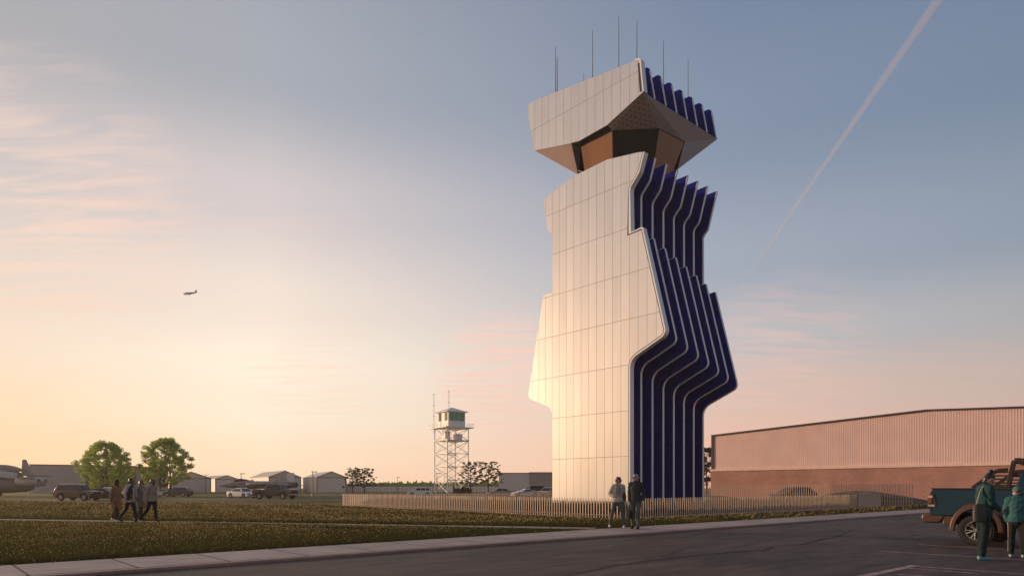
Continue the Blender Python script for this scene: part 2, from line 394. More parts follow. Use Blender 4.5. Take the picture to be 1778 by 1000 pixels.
# ---- cab: hat, soffits, glass
zr = lambda v: 36.0 + (v+1.1)*(38.0-36.0)/13.4
hatpoly = fillet([(-1.395, 33.3, 0.1), (-1.08, 36.12, 0.45), (12.37, 38.07, 0.6), (11.25, 33.22, 0.1), (6.5, 32.13, 0.05), (5.5, 31.95, 0.05), (2.36, 32.1, 0.05)] + [(-1.395, 33.3)])[1:]
hat = MB().prism(hatpoly, 0.0, 0.4, 'x').build('cab_fascia', M_CAPCL, tw)
fr = fillet([(-1.395, 33.3), (-1.08, 36.12, 0.45), (-0.55, 36.21)])
trim(0, -0.05, 0.5, fr, 'rim', hat, M_RIM, depth=0.13, out=0.08)
MB().add([(-0.02, -1.00, 35.85), (-0.02, -0.84, 35.85), (-0.02, -1.05, 33.42), (-0.02, -1.27, 33.42), (0.02, -1.00, 35.85), (0.02, -0.84, 35.85), (0.02, -1.05, 33.42), (0.02, -1.27, 33.42)], [(0,1,2,3),(7,6,5,4),(0,4,5,1),(1,5,6,2),(2,6,7,3),(3,7,4,0)]).build('dark_slot', M_BLACK, hat)
lowe = fillet([(-1.395, 33.3), (2.36, 32.1, 0.05), (5.5, 31.95, 0.05), (6.5, 32.13, 0.05)])
trim(0, 0.0, 0.1, lowe, 'shadow_line', hat, M_BLACK, depth=0.06, out=0.06-0.03)  # black strip painted as the shadow line along the fascia's lower edge
for i in range(1, 8):
    s = SP*i
    fp = fillet([(-1.38, 33.32), (-0.82, 36.25, 0.42), (0.9, 36.25, 0.2), (0.9, 33.32)])
    fn = MB().prism(fp, s-0.08, s+0.08, 'x').build('cab_fin', M_FIN, tw)
    trim(s, s-0.085, 0.17, [(-1.38, 33.32), (-0.895, 35.86)], 'edge_trim', fn, M_RIM, depth=0.05, out=0.03)
mb = MB()
hv = [(0.4, 0.5, 33.32), (10.9, 0.5, 33.32), (10.9, 11.2, 33.26), (0.4, 11.2, 33.26), (0.4, 0.5, 36.0), (10.9, 0.5, 36.0), (10.9, 12.2, 37.8), (0.4, 12.2, 37.8)]
mb.add(hv, [(0,1,2,3),(4,5,6,7),(0,1,5,4),(1,2,6,5),(2,3,7,6),(3,0,4,7)])
mb.build('cab_roof', M_CORE, tw)
E, Dc, A, A2 = (0.0, -1.40, 33.29), (11.05, -1.40, 33.29), (0.0, 11.23, 33.22), (11.05, 11.23, 33.22)
P, P1, P2 = (0.0, 6.5, 32.12), (0.02, 5.5, 31.94), (0.02, 2.36, 32.09)
G0, G1, G2, G3 = (0.52, 5.86, 31.75), (0.56, 2.24, 31.78), (3.2, -0.58, 31.78), (6.7, -0.79, 31.78)
B, B2, B3 = (0.40, 6.05, 29.3), (6.15, -0.45, 29.3), (6.3, 6.2, 29.3)
sf = MB()
sf.quad(E, P2, G1, G2)
so_ = sf.build('soffit', M_TRI, tw, fix=False, label='triangle patterned soffit over the corner window')
sg = MB(); sg.quad(E, G2, G3, Dc); sg.quad(Dc, G3, B2)
# the far side and the back slope down to the shaft
sg.quad(Dc, B2, B3, A2); sg.quad(A, A2, B3, B)
sg.build('smooth_soffit', M_SOFF, tw, fix=False)
sw = MB(); sw.quad(A, P, B); sw.build('wedge_soffit', M_SOFFB, tw, fix=False)
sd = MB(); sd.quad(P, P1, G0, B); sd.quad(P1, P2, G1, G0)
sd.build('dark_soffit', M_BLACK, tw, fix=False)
# glass leans inwards towards its foot
def low(p, k=0.86, z=28.6): return (4.0+(p[0]-4.0)*k, 4.5+(p[1]-4.5)*k, z)
for nm, a, b, mt in (('window_pane', G0, G1, M_CABGL), ('corner_pane', G1, G2, M_CABDK), ('window_pane', G2, G3, M_CABG2)):
    gl = MB().quad(a, b, low(b), low(a)).build(nm, mt, tw, fix=False)
    fm = MB()
    for p, q in ((a, b), (a, low(a)), (b, low(b))): fm.bar(p, q, 0.07)
    fm.build('mullion', M_BLACK, gl)
# roof antennas
for px, pt, Yd, r in ((964.3, 82, 63.5, .045), (967.3, 101, 63.6, .06), (1013.6, 129, 62, .04), (1028.8, 53, 61.5, .045), (1074.3, 30, 60.5, .045), (1105.8, 37, 60.0, .045), (1152, 71, 60.2, .045), (1194.6, 104, 62.5, .045)):
    dx, dy = gx(px, Yd)-C0X, Yd-C0Y
    u, v = SA*dx+CA*dy, -CA*dx+SA*dy
    zt = gz(pt, Yd); zb = zr(v)-0.4
    MB().tube([(u, v, zb), (u, v, (zb+zt)/2), (u, v, zt)], [r, r*0.8, r*0.55], 6).build('antenna', M_ANT, tw)
# ------------------------------------------------------------------ ground, road, pavements
def lin2(*c): return c
M_GROUND = mat('grass_ground', (0.050, 0.056, 0.018), 0.95, col2=(0.080, 0.066, 0.022), scale=0.35, bump=0.5, bscale=9, spec=0.1)
def asphalt_mat():
    m, nt, b = newmat('worn_asphalt'); L = nt.links.new
    tc = nt.nodes.new('ShaderNodeTexCoord')
    n1 = nd(nt, 'ShaderNodeTexNoise', Scale=0.22, Detail=5.0, Roughness=0.55); L(tc.outputs['Object'], n1.inputs['Vector'])
    n2 = nd(nt, 'ShaderNodeTexNoise', Scale=22.0, Detail=5.0, Roughness=0.7); L(tc.outputs['Object'], n2.inputs['Vector'])
    mp = nt.nodes.new('ShaderNodeMapping'); mp.inputs['Scale'].default_value = (0.5, 2.2, 1); L(tc.outputs['Object'], mp.inputs[0])
    n3 = nd(nt, 'ShaderNodeTexNoise', Scale=1.1, Detail=7.0, Roughness=0.65); L(mp.outputs[0], n3.inputs['Vector'])
    r1 = nt.nodes.new('ShaderNodeValToRGB'); r1.color_ramp.elements[0].position = .35; r1.color_ramp.elements[1].position = .68
    r1.color_ramp.elements[0].color = (0.036, 0.028, 0.027, 1); r1.color_ramp.elements[1].color = (0.088, 0.057, 0.048, 1); L(n1.outputs['Fac'], r1.inputs[0])
    def mul(a, src, lo, hi, p0=.3, p1=.7):
        r = nt.nodes.new('ShaderNodeMapRange'); r.inputs[1].default_value = p0; r.inputs[2].default_value = p1; r.inputs[3].default_value = lo; r.inputs[4].default_value = hi; L(src, r.inputs[0])
        x = nt.nodes.new('ShaderNodeMix'); x.data_type = 'RGBA'; x.blend_type = 'MULTIPLY'; x.inputs[0].default_value = 1; L(a, x.inputs[6]); L(r.outputs[0], x.inputs[7]); return x.outputs[2]
    c = mul(r1.outputs[0], n2.outputs['Fac'], 0.4, 1.75); c = mul(c, n3.outputs['Fac'], 0.55, 1.5, .35, .65)
    L(c, b.inputs['Base Color']); b.inputs['Roughness'].default_value = 0.75; b.inputs['Specular IOR Level'].default_value = 0.35
    bp = nd(nt, 'ShaderNodeBump', Strength=0.6, Distance=0.012); L(n2.outputs['Fac'], bp.inputs['Height']); L(bp.outputs['Normal'], b.inputs['Normal'])
    return m
M_ASPH = asphalt_mat()
def slab_mat(name, pu, col, col2):
    m = mat(name, col, 0.85, col2=col2, scale=1.2, bump=0.25, bscale=25, spec=0.25)
    nt = m.node_tree; b = nt.nodes['Principled BSDF']; L = nt.links.new
    tc = nt.nodes.new('ShaderNodeTexCoord'); sp = nt.nodes.new('ShaderNodeSeparateXYZ'); L(tc.outputs['Object'], sp.inputs[0])
    def mm(op, a, b2=None):
        n = nt.nodes.new('ShaderNodeMath'); n.operation = op
        for i, x in enumerate((a, b2)):
            if x is None: continue
            if hasattr(x, 'is_output'): L(x, n.inputs[i])
            else: n.inputs[i].default_value = x
        return n.outputs[0]
    f = mm('FRACT', mm('DIVIDE', mm('ADD', sp.outputs['X'], 200*pu), pu)); d = mm('MULTIPLY', mm('MINIMUM', f, mm('SUBTRACT', 1.0, f)), pu)
    j = mm('LESS_THAN', d, 0.022)
    wn = nt.nodes.new('ShaderNodeTexWhiteNoise'); wn.noise_dimensions = '1D'; L(mm('FLOOR', mm('DIVIDE', mm('ADD', sp.outputs['X'], 200*pu), pu)), wn.inputs['W'])
    src = b.inputs['Base Color'].links[0].from_socket
    x0 = nt.nodes.new('ShaderNodeHueSaturation'); L(src, x0.inputs['Color']); L(mm('ADD', mm('MULTIPLY', wn.outputs['Value'], 0.22), 0.89), x0.inputs['Value'])
    x = nt.nodes.new('ShaderNodeMix'); x.data_type = 'RGBA'; L(j, x.inputs[0]); L(x0.outputs[0], x.inputs[6]); x.inputs[7].default_value = (0.05, 0.042, 0.038, 1)
    L(x.outputs[2], b.inputs['Base Color'])
    return m
M_WALK = slab_mat('sidewalk_concrete', 1.55, (0.44, 0.36, 0.33), (0.33, 0.27, 0.25))
M_KERB = mat('kerb_concrete', (0.42, 0.24, 0.19), 0.85, col2=(0.32, 0.20, 0.16), scale=3, bump=0.3)
M_PATH = slab_mat('path_concrete', 1.4, (0.34, 0.26, 0.21), (0.26, 0.20, 0.165))
M_LINE = mat('worn_line_paint', (0.60, 0.38, 0.35), 0.8, col2=(0.14, 0.09, 0.085), scale=7, amt=1.0, bump=0.2, detail=8)
M_GRAVEL = mat('pink_gravel', (0.30, 0.19, 0.15), 0.95, col2=(0.20, 0.13, 0.105), scale=8, bump=0.7, bscale=30, spec=0.15)
M_LAWN = mat('short_lawn', (0.075, 0.105, 0.022), 0.95, col2=(0.11, 0.115, 0.030), scale=0.5, bump=0.4, bscale=12, spec=0.1)
M_CRACK = mat('crack_filler', (0.010, 0.009, 0.009), 0.9)

g = MB(); R_ = 9000
g.quad((-R_, -R_, 0), (R_, -R_, 0), (R_, R_, 0), (-R_, R_, 0)); go = g.build('ground', M_GROUND); tag(go, kind='structure')
def sheet(name, pts, z, m, frame=True):
    o = MB().quad(*[(p[0], p[1], 0) for p in pts]).build(name, m, fix=False)
    o.location = (0, 0, z)
    if frame: o.rotation_euler = (0, 0, RZ)
    return tag(o, kind='structure')
sheet('road', [(-120, -90), (160, -90), (160, 12.86), (-120, 12.86)], 0.004, M_ASPH)
def slab(name, u0, u1, v0, v1, z0, z1, m, bevel=0.012):
    o = MB().box(((u0+u1)/2, (v0+v1)/2, (z0+z1)/2), (u1-u0, v1-v0, z1-z0)).build(name, m, bevel=bevel)
    o.rotation_euler = (0, 0, RZ); return tag(o, kind='structure')
slab('sidewalk', -120, 160, 13.02, 15.0, 0.0, 0.066, M_WALK)
slab('kerb', -120, 160, 12.84, 13.018, 0.0, 0.060, M_KERB)
# footpath crossing the field to the sidewalk
pa = [(-60.0, 40.6), (-23.1, 30.8), (0.0, 24.9), (2.9, 24.05)]
def ribbon(name, pts, w, z, m):
    vs = []
    for i, p in enumerate(pts):
        a = Vector(pts[max(i-1, 0)]); b = Vector(pts[min(i+1, len(pts)-1)]); t = (b-a).normalized(); n = Vector((-t.y, t.x))
        vs += [(p[0]+n.x*w/2, p[1]+n.y*w/2, 0), (p[0]-n.x*w/2, p[1]-n.y*w/2, 0)]
    fs = [(2*i, 2*i+1, 2*i+3, 2*i+2) for i in range(len(pts)-1)]
    o = MB().add(vs, fs).build(name, m, fix=False); o.location = (0, 0, z); return tag(o, kind='structure')
ribbon('footpath', pa, 1.25, 0.012, M_PATH)
M_FARROAD = mat('far_asphalt', (0.12, 0.10, 0.09), 0.9, col2=(0.09, 0.08, 0.075), scale=0.3)
ribbon('back_road', [(-190, 62), (-60, 79), (-34, 92), (-24, 106), (-10, 122), (12, 128), (60, 132)], 7.5, 0.010, M_FARROAD)
ribbon('apron', [(-45, 140), (0, 150), (60, 152), (140, 150)], 12.0, 0.006, M_FARROAD)
sheet('gravel_strip', [(23.9, 18.7), (63.5, 18.7), (63.5, 20.9), (26.2, 20.9), (28.2, 51.5), (26.0, 51.5)], 0.012, M_GRAVEL)
sheet('lawn', [(26.1, 20.8), (63, 20.8), (66, 60), (27.9, 60)], 0.004, M_LAWN)
sheet('far_lawn', [(-260, 96), (-60, 98), (-20, 112), (-12, 128), (-30, 150), (-60, 190), (-300, 190)], 0.002, M_LAWN, False)
ribbon('lawn_verge', [(-190, 52), (-60, 70), (-32, 78), (-15, 88), (-4, 104)], 14.0, 0.004, M_LAWN)
# worn parking lines
def line(a, b, w=0.10):
    A, B_ = gpt(*a), gpt(*b); d = (Vector(B_)-Vector(A)).normalized(); n = Vector((-d.y, d.x))*w/2
    o = MB().quad((A[0]+n.x, A[1]+n.y, 0), (B_[0]+n.x, B_[1]+n.y, 0), (B_[0]-n.x, B_[1]-n.y, 0), (A[0]-n.x, A[1]-n.y, 0)).build('parking_line', M_LINE, fix=False)
    o.location = (0, 0, 0.008); tag(o, kind='structure'); return o
line((1592, 945), (1800, 957.5)); line((1526, 956.5), (1800, 973.5)); line((1590, 983), (1800, 998.5), 0.09); line((1578, 986.5), (1700, 996), 0.08)
line((1490, 1002), (1590, 981.5), 0.16); line((1560, 997), (1640, 1003), 0.08)
# cracks in the asphalt
def crack(pts, w, seed):
    r = random.Random(seed); W = [gpt(*p) for p in pts]; fine = []
    for a, b in zip(W[:-1], W[1:]):
        n = max(3, int((Vector(b)-Vector(a)).length/0.12))
        for k in range(n):
            t = k/n; fine.append((a[0]+(b[0]-a[0])*t+r.uniform(-.03, .03), a[1]+(b[1]-a[1])*t+r.uniform(-.045, .045)))
    vs = []
    for i, p in enumerate(fine):
        ww = 2.6*w*r.uniform(0.25, 1.0)
        vs += [(p[0], p[1]+ww/2, 0), (p[0], p[1]-ww/2, 0)]
    o = MB().add(vs, [(2*i, 2*i+1, 2*i+3, 2*i+2) for i in range(len(fine)-1)]).build('road_crack', M_CRACK, fix=False)
    o.location = (0, 0, 0.010); tag(o, kind='structure')
crack([(975, 1001), (1060, 983), (1130, 973), (1215, 963), (1290, 957), (1322, 954)], 0.06, 3)
crack([(1322, 957), (1332, 952), (1343, 948.5)], 0.13, 4)
crack([(1395, 943), (1425, 937), (1450, 932), (1472, 924), (1480, 919)], 0.05, 5)
crack([(1520, 934), (1560, 936), (1600, 936.5)], 0.05, 6); crack([(1590, 937), (1606, 936)], 0.12, 7)
crack([(1370, 946), (1400, 944.5), (1440, 933)], 0.04, 8); crack([(1150, 968), (1200, 948), (1260, 941)], 0.03, 9)
crack([(1580, 910), (1595, 908)], 0.10, 10)
# low berm beside the warehouse
def mound(name, cx, cy, rx, ry, h, rz, m):
    vs, fs, n, k = [], [], 28, 9
    for j in range(k):
        t = j/(k-1)
        for i in range(n):
            a = 2*PI*i/n; r = 1-t*0.999
            vs.append((rx*r*math.cos(a), ry*r*math.sin(a), -0.02+h*(0.5-0.5*math.cos(PI*t))*(1+0.06*math.sin(3*a+1))))
    for j in range(k-1):
        for i in range(n): fs.append((j*n+i, j*n+(i+1) % n, (j+1)*n+(i+1) % n, (j+1)*n+i))
    o = MB().add(vs, fs).build(name, m, smooth=True); o.location = (cx, cy, 0); o.rotation_euler = (0, 0, rz); tag(o, kind='structure')
M_MOUND = mat('brown_mound', (0.15, 0.12, 0.10), 0.95, col2=(0.11, 0.11, 0.06), scale=1.2, bump=0.5, spec=0.1)  # mixed brown over a low rounded mound
bx, by = uv(66.3, 25.0); mound('terrain', bx, by, 9.0, 2.6, 1.15, RZ+PI/2, M_MOUND)
bx, by = uv(67.5, 41.0); mound('terrain', bx, by, 7.0, 2.0, 0.6, RZ+PI/2, M_MOUND)
# ------------------------------------------------------------------ warehouse
M_RIB = mat('pink_ribbed_metal', (0.76, 0.53, 0.49), 0.5, 0.05, col2=(0.69, 0.475, 0.44), scale=0.5, spec=0.4)
def brick_mat(name, c1, c2, mortar, s=1.0):
    m, nt, b = newmat(name); L = nt.links.new
    tc = nt.nodes.new('ShaderNodeTexCoord'); sp = nt.nodes.new('ShaderNodeSeparateXYZ'); L(tc.outputs['Object'], sp.inputs[0])
    cb = nt.nodes.new('ShaderNodeCombineXYZ'); L(sp.outputs['Y'], cb.inputs[0]); L(sp.outputs['Z'], cb.inputs[1])
    br = nt.nodes.new('ShaderNodeTexBrick'); L(cb.outputs[0], br.inputs['Vector']); br.inputs['Scale'].default_value = s
    br.inputs['Color1'].default_value = c4(c1); br.inputs['Color2'].default_value = c4(c2); br.inputs['Mortar'].default_value = c4(mortar)
    br.inputs['Mortar Size'].default_value = 0.012; br.inputs['Brick Width'].default_value = 0.4; br.inputs['Row Height'].default_value = 0.2
    n = nd(nt, 'ShaderNodeTexNoise', Scale=0.5, Detail=5.0); L(tc.outputs['Object'], n.inputs['Vector'])
    r = nt.nodes.new('ShaderNodeMapRange'); r.inputs[1].default_value = .3; r.inputs[2].default_value = .7; r.inputs[3].default_value = .85; r.inputs[4].default_value = 1.12; L(n.outputs['Fac'], r.inputs[0])
    x = nt.nodes.new('ShaderNodeMix'); x.data_type = 'RGBA'; x.blend_type = 'MULTIPLY'; x.inputs[0].default_value = 1; L(br.outputs['Color'], x.inputs[6]); L(r.outputs[0], x.inputs[7])
    L(x.outputs[2], b.inputs['Base Color']); b.inputs['Roughness'].default_value = 0.9
    bp = nd(nt, 'ShaderNodeBump', Strength=0.5, Distance=0.02); L(br.outputs['Fac'], bp.inputs['Height']); bp.invert = True; L(bp.outputs['Normal'], b.inputs['Normal'])
    return m
M_BRICK = brick_mat('red_brick', (0.47, 0.24, 0.195), (0.41, 0.205, 0.165), (0.42, 0.28, 0.23))
M_BAND = mat('pale_band', (0.90, 0.64, 0.56), 0.7)
M_DKTRIM = mat('dark_roof_trim', (0.05, 0.04, 0.04), 0.6)
M_ROOF = mat('grey_roof', (0.20, 0.19, 0.19), 0.7)
wx, wy = gx(1238, 81.8), 81.8
wh = thing('warehouse', 'long pink warehouse with ribbed metal wall over red brick base', 'warehouse', (wx, wy, 0), RZ)
WL, WR, ZE, ZB = 45.6, 22.8, 7.65, 3.5
zt = lambda t: ZE + (8.75-ZE)*(1-abs(t-WR)/WR)
# local y = V, so the wall runs towards -y; trapezoid ribs along it
rib = MB(); pts = []; t = 0.0; pitch = 0.22
while t < WL-0.01:
    for dt, du in ((0, 0), (0.12, 0), (0.14, -0.008), (0.20, -0.008)):
        if t+dt < WL: pts.append((t+dt, du))
    t += pitch
pts.append((WL, 0)); vs = []; fs = []
for a, du in pts: vs += [(du, -a, ZB), (du, -a, zt(a))]
for i in range(len(pts)-1): fs.append((2*i, 2*i+1, 2*i+3, 2*i+2))
rib.add(vs, fs).build('ribbed_wall', M_RIB, wh, fix=False)
MB().box((20.0, -WL/2, ZB/2), (40.2, WL+0.5, ZB)).build('brick_wall', M_BRICK, wh, loc=(0, 0, 0))
MB().box((-0.06, -WL/2, ZB+0.06), (0.36, WL+0.6, 0.24)).build('band', M_BAND, wh)
sh = MB(); sh.prism([(-0.02, ZB+.14), (-WL+.02, ZB+.14), (-WL+.02, ZE-.02), (-WR, 8.73), (-0.02, ZE-.02)], 0.02, 40.0, 'x'); sh.build('shell', M_RIB, wh)
rf = MB()
for a, b in ((0.15, WR), (WR, WL+.15)):
    aa = (a if a > 1 else -0.15)
    rf.add([(-0.18, -aa, zt(max(aa, 0))-.02), (-0.18, -b, zt(min(b, WL))-.02), (40.2, -b, zt(min(b, WL))-.02), (40.2, -aa, zt(max(aa, 0))-.02), (-0.18, -aa, zt(max(aa, 0))+.14), (-0.18, -b, zt(min(b, WL))+.14), (40.2, -b, zt(min(b, WL))+.14), (40.2, -aa, zt(max(aa, 0))+.14)], [(0,1,2,3),(4,7,6,5),(0,4,5,1),(3,2,6,7),(0,3,7,4),(1,5,6,2)])
rf.build('roof', M_DKTRIM, wh)
MB().box((-0.04, 0.06, (ZB+ZE)/2+.1), (0.18, 0.22, ZE-ZB-.15)).build('corner_trim', M_DKTRIM, wh)

# ------------------------------------------------------------------ far hangars and halls
M_HANG = mat('hazed_pale_hangar_metal', (0.66, 0.58, 0.53), 0.6, col2=(0.60, 0.53, 0.49), scale=0.4)  # pale metal lightened further, distance haze put into the colour
M_HROOF = mat('hangar_roof_metal', (0.58, 0.53, 0.50), 0.5)
M_HDOOR = mat('hangar_door_metal', (0.70, 0.62, 0.57), 0.6)
M_EDGE = mat('brown_trim', (0.14, 0.10, 0.085), 0.7)
M_HALLG = mat('grey_hall_panels', (0.42, 0.39, 0.37), 0.7, col2=(0.38, 0.355, 0.34), scale=0.3)
M_HALLB = mat('brown_hall_panels', (0.10, 0.070, 0.058), 0.75, col2=(0.085, 0.06, 0.05), scale=0.3)
M_HALLT = mat('tan_hall_panels', (0.36, 0.30, 0.27), 0.75)
M_DARKW = mat('dark_window', (0.02, 0.02, 0.022), 0.15)
def hangar(label, xl, xr, zpk_py, eave_py, Yd, depth, rz, doors=True, group='gabled hangars along the far side of the airfield', win=False):
    """gable front from pixel xl to xr at distance Yd, ridge running back by depth"""
    X0 = gx(xl, Yd); c_, s_0 = math.cos(rz), math.sin(rz); q = (xr-CX)/F; w = (q*Yd-X0)/(c_-q*s_0); zp, ze = gz(zpk_py, Yd+s_0*w/2), gz(eave_py, Yd+s_0*w)
    r = thing('hangar', label, 'hangar', (X0+c_*w/2, Yd+s_0*w/2, 0), rz, group)
    MB().prism([(-w/2, 0), (w/2, 0), (w/2, ze), (0, zp), (-w/2, ze)], 0, depth, 'y').build('wall', M_HANG, r)
    rf = MB(); e = 0.25; sl = (zp-ze)/(w/2)
    for sgn_ in (-1, 1):
        a = (0, zp+.06); b = (sgn_*(w/2+e), ze-sl*e+.06)
        rf.prism([a, b, (b[0], b[1]+.18), (0, a[1]+.18)], -0.2, depth+.2, 'y')
    rf.build('roof', M_HROOF, r)
    tr = MB()
    for sgn_ in (-1, 1):
        tr.bar((0, -.24, zp+.1), (sgn_*(w/2+e), -.24, ze-sl*e+.1), 0.12, 0.24)
        tr.box((sgn_*(w/2), -.06, ze/2), (.25, .16, ze))
    tr.box((0, -.05, ze-.05), (w, .12, .22)); tr.build('gable_trim', M_EDGE, r)
    if doors:
        d = MB().box((0, -.06, ze*0.45), (w*.66, .12, ze*.86)).build('door', M_HDOOR, r)
    if win:
        MB().box((w*.40, -.09, ze*.36), (w*.07, .1, ze*.14)).build('window', M_DARKW, r)
    return r
hangar('pale gabled hangar with small dark window beside its big door, nearest the two small pines', 550.5, 601, 819, 828.7, 230, 26, math.radians(27), win=True)
hangar('pale gabled hangar with tall peak standing behind the parked pickup', 467, 522, 817.5, 828.7, 236, 34, math.radians(32))
hangar('low pinkish hangar behind the nose of the grey jet', 374, 414, 825.5, 832, 262, 20, math.radians(40), doors=False)
hangar('small pale gabled hangar between the leafy tree and the grey jet', 297, 366, 819.5, 830.5, 226, 22, math.radians(25))
def hall(name, label, segs, Yd, depth, group=None, phi=0.0):
    X0_ = gx(segs[0][0], Yd); r = thing(name, label, 'building', (X0_, Yd, 0), math.radians(phi), group); c_, s_0 = math.cos(math.radians(phi)), math.sin(math.radians(phi))
    def along(px): q = (px-CX)/F; return (q*Yd-X0_)/(c_-q*s_0)
    for k, (a, b, top, m) in enumerate(segs):
        A_, B_ = along(a), along(b); z = gz(top, Yd+s_0*(A_+B_)/2)
        MB().box(((A_+B_)/2, depth/2+(k % 2)*.15, z/2), (B_-A_-.02, depth, z)).build('wall', m, r)
        MB().box(((A_+B_)/2, depth/2+(k % 2)*.15, z+.1), (B_-A_+.1, depth+.3, .22)).build('roof', M_EDGE, r)
    return r
hall('office_hall', 'flat roofed grey and brown hall behind the leafy trees and the off-roader', [(51, 149, 807.5, M_HALLG), (149, 206, 808.5, M_HALLB), (206, 236, 809.5, M_HALLB), (236, 292, 811.5, M_HALLT)], 180, 26, phi=27)
hall('storage_hall', 'low pale flat roofed hall behind the parked cars beside the control tower', [(866, 919, 821.5, M_HANG), (919, 1000, 820.5, M_HALLT)], 205, 25)

# ------------------------------------------------------------------ old lattice watchtower
M_WHITE = mat('white_paint', (0.86, 0.82, 0.78), 0.55, col2=(0.80, 0.76, 0.72), scale=0.8)
M_GREEN = mat('green_blind_glass', (0.030, 0.30, 0.15), 0.3, col2=(0.026, 0.26, 0.13), scale=0.5)
M_OLIVE = mat('olive_glass', (0.17, 0.15, 0.10), 0.6, spec=.1)
Yt = 212; k_ = Yt/F
lt = thing('watchtower', 'old white lattice watchtower with green windows and a hipped roof', 'watchtower', (gx(784, Yt), Yt, 0), math.radians(37))
s_ = 42.1*k_/2; zl = [0.0] + [gz(p, Yt) for p in (833, 810.6, 788, 765.5, 744)]
zz = zl[-1]
for sx_ in (-1, 1):
    for sy_ in (-1, 1):
        MB().tube([(sx_*s_, sy_*s_, 0), (sx_*s_, sy_*s_, zz)], 0.15, 8).build('leg', M_WHITE, lt)
br = MB(); gd = MB()
for a, b in zip(zl[:-1], zl[1:]):
    for (p, q) in (((-1, -1), (1, -1)), ((1, -1), (1, 1)), ((1, 1), (-1, 1)), ((-1, 1), (-1, -1))):
        br.bar((p[0]*s_, p[1]*s_, a), (q[0]*s_, q[1]*s_, b), .13); br.bar((q[0]*s_, q[1]*s_, a), (p[0]*s_, p[1]*s_, b), .13)
        if a > 0: gd.bar((p[0]*s_, p[1]*s_, a), (q[0]*s_, q[1]*s_, a), .16, .22)
    if gd.v: gd.build('girt', M_WHITE, lt); gd = MB()
br.build('cross_brace', M_WHITE, lt)
st_ = MB()
for i in range(40): st_.bar((-.35, 0.4, i*.48), (.35, .4, i*.48), .05)
st_.bar((-.35, .4, 0), (-.35, .4, zz), .07); st_.bar((.35, .4, 0), (.35, .4, zz), .07); st_.build('ladder', M_WHITE, lt)
pw = s_*1.32
MB().box((0, 0, zz+.12), (2*pw, 2*pw, .28)).build('platform', M_WHITE, lt)
MB().box((0, 0, zl[-2]+.1), (2*s_+.4, 2*s_+.4, .18)).build('landing', M_WHITE, lt)
MB().box((1.2, -1.6, zl[-2]+1.15), (2.2, 2.0, 1.9)).build('equipment_cabinet', M_WHITE, lt)
MB().box((-1.8, .2, zl[-2]+1.6), (1.8, 1.8, 3.0)).build('stair_box', M_WHITE, lt)
rl = MB()
for zz2 in (.55, 1.1):
    for (p, q) in (((-1, -1), (1, -1)), ((1, -1), (1, 1)), ((1, 1), (-1, 1)), ((-1, 1), (-1, -1))):
        rl.bar((p[0]*pw, p[1]*pw, zz+.25+zz2), (q[0]*pw, q[1]*pw, zz+.25+zz2), .05)
for i in range(7):
    a = -pw+2*pw*i/6
    for q in ((a, -pw), (a, pw), (-pw, a), (pw, a)): rl.bar((q[0], q[1], zz+.25), (q[0], q[1], zz+1.36), .05)
rl.build('railing', M_WHITE, lt)
cs = 3.05; zc0, zc1 = zz+.26, gz(716.5, Yt)
cb = MB().box((0, 0, (zc0+zc1)/2), (2*cs, 2*cs, zc1-zc0)).build('cabin', M_WHITE, lt)
wz0, wz1 = gz(731.5, Yt), gz(717.8, Yt)
for i in range(3):
    w = 2*cs*.90/3
    x = -cs*.90+w*(i+.5)
    # the face towards -y looks right in the picture
    MB().box((x, -cs-.02, (wz0+wz1)/2), (w-.16, .08, wz1-wz0)).build('window', M_GREEN, lt)
for y in (-1.75, 1.85):
    MB().box((-cs-.02, y, (wz0+wz1)/2), (.08, 1.5, wz1-wz0)).build('window', M_OLIVE, lt)
e_ = cs+.75; zp = gz(707, Yt)
rf = MB(); rf.add([(-e_, -e_, zc1), (e_, -e_, zc1), (e_, e_, zc1), (-e_, e_, zc1), (-e_, -e_, zc1+.15), (e_, -e_, zc1+.15), (e_, e_, zc1+.15), (-e_, e_, zc1+.15), (0, 0, zp)], [(0,3,2,1),(0,1,5,4),(1,2,6,5),(2,3,7,6),(3,0,4,7),(4,5,8),(5,6,8),(6,7,8),(7,4,8)]); rf.build('roof', M_WHITE, lt)
def latmast(x, y, z0, z1):
    m_ = MB()
    for q in ((-.16, -.1), (.16, -.1), (0, .17)): m_.tube([(x+q[0], y+q[1], z0), (x+q[0], y+q[1], z1)], .05, 5)
    zq = z1
    while zq > z0: m_.box((x, y, zq), (.8, .5, .09)); zq -= 3.4
    return m_.build('antenna_mast', M_WHITE, lt)
ca_, sa_ = math.cos(math.radians(37)), math.sin(math.radians(37))
def tl(px, dy=0):
    dx = gx(px, Yt)-gx(784, Yt); return (ca_*dx+sa_*dy, -sa_*dx+ca_*dy)
x, y = tl(752.5, 0.5); latmast(x, y, zz-1.5, gz(684, Yt))
x, y = tl(779.3, -1.0); latmast(x, y, zc1, gz(680, Yt))

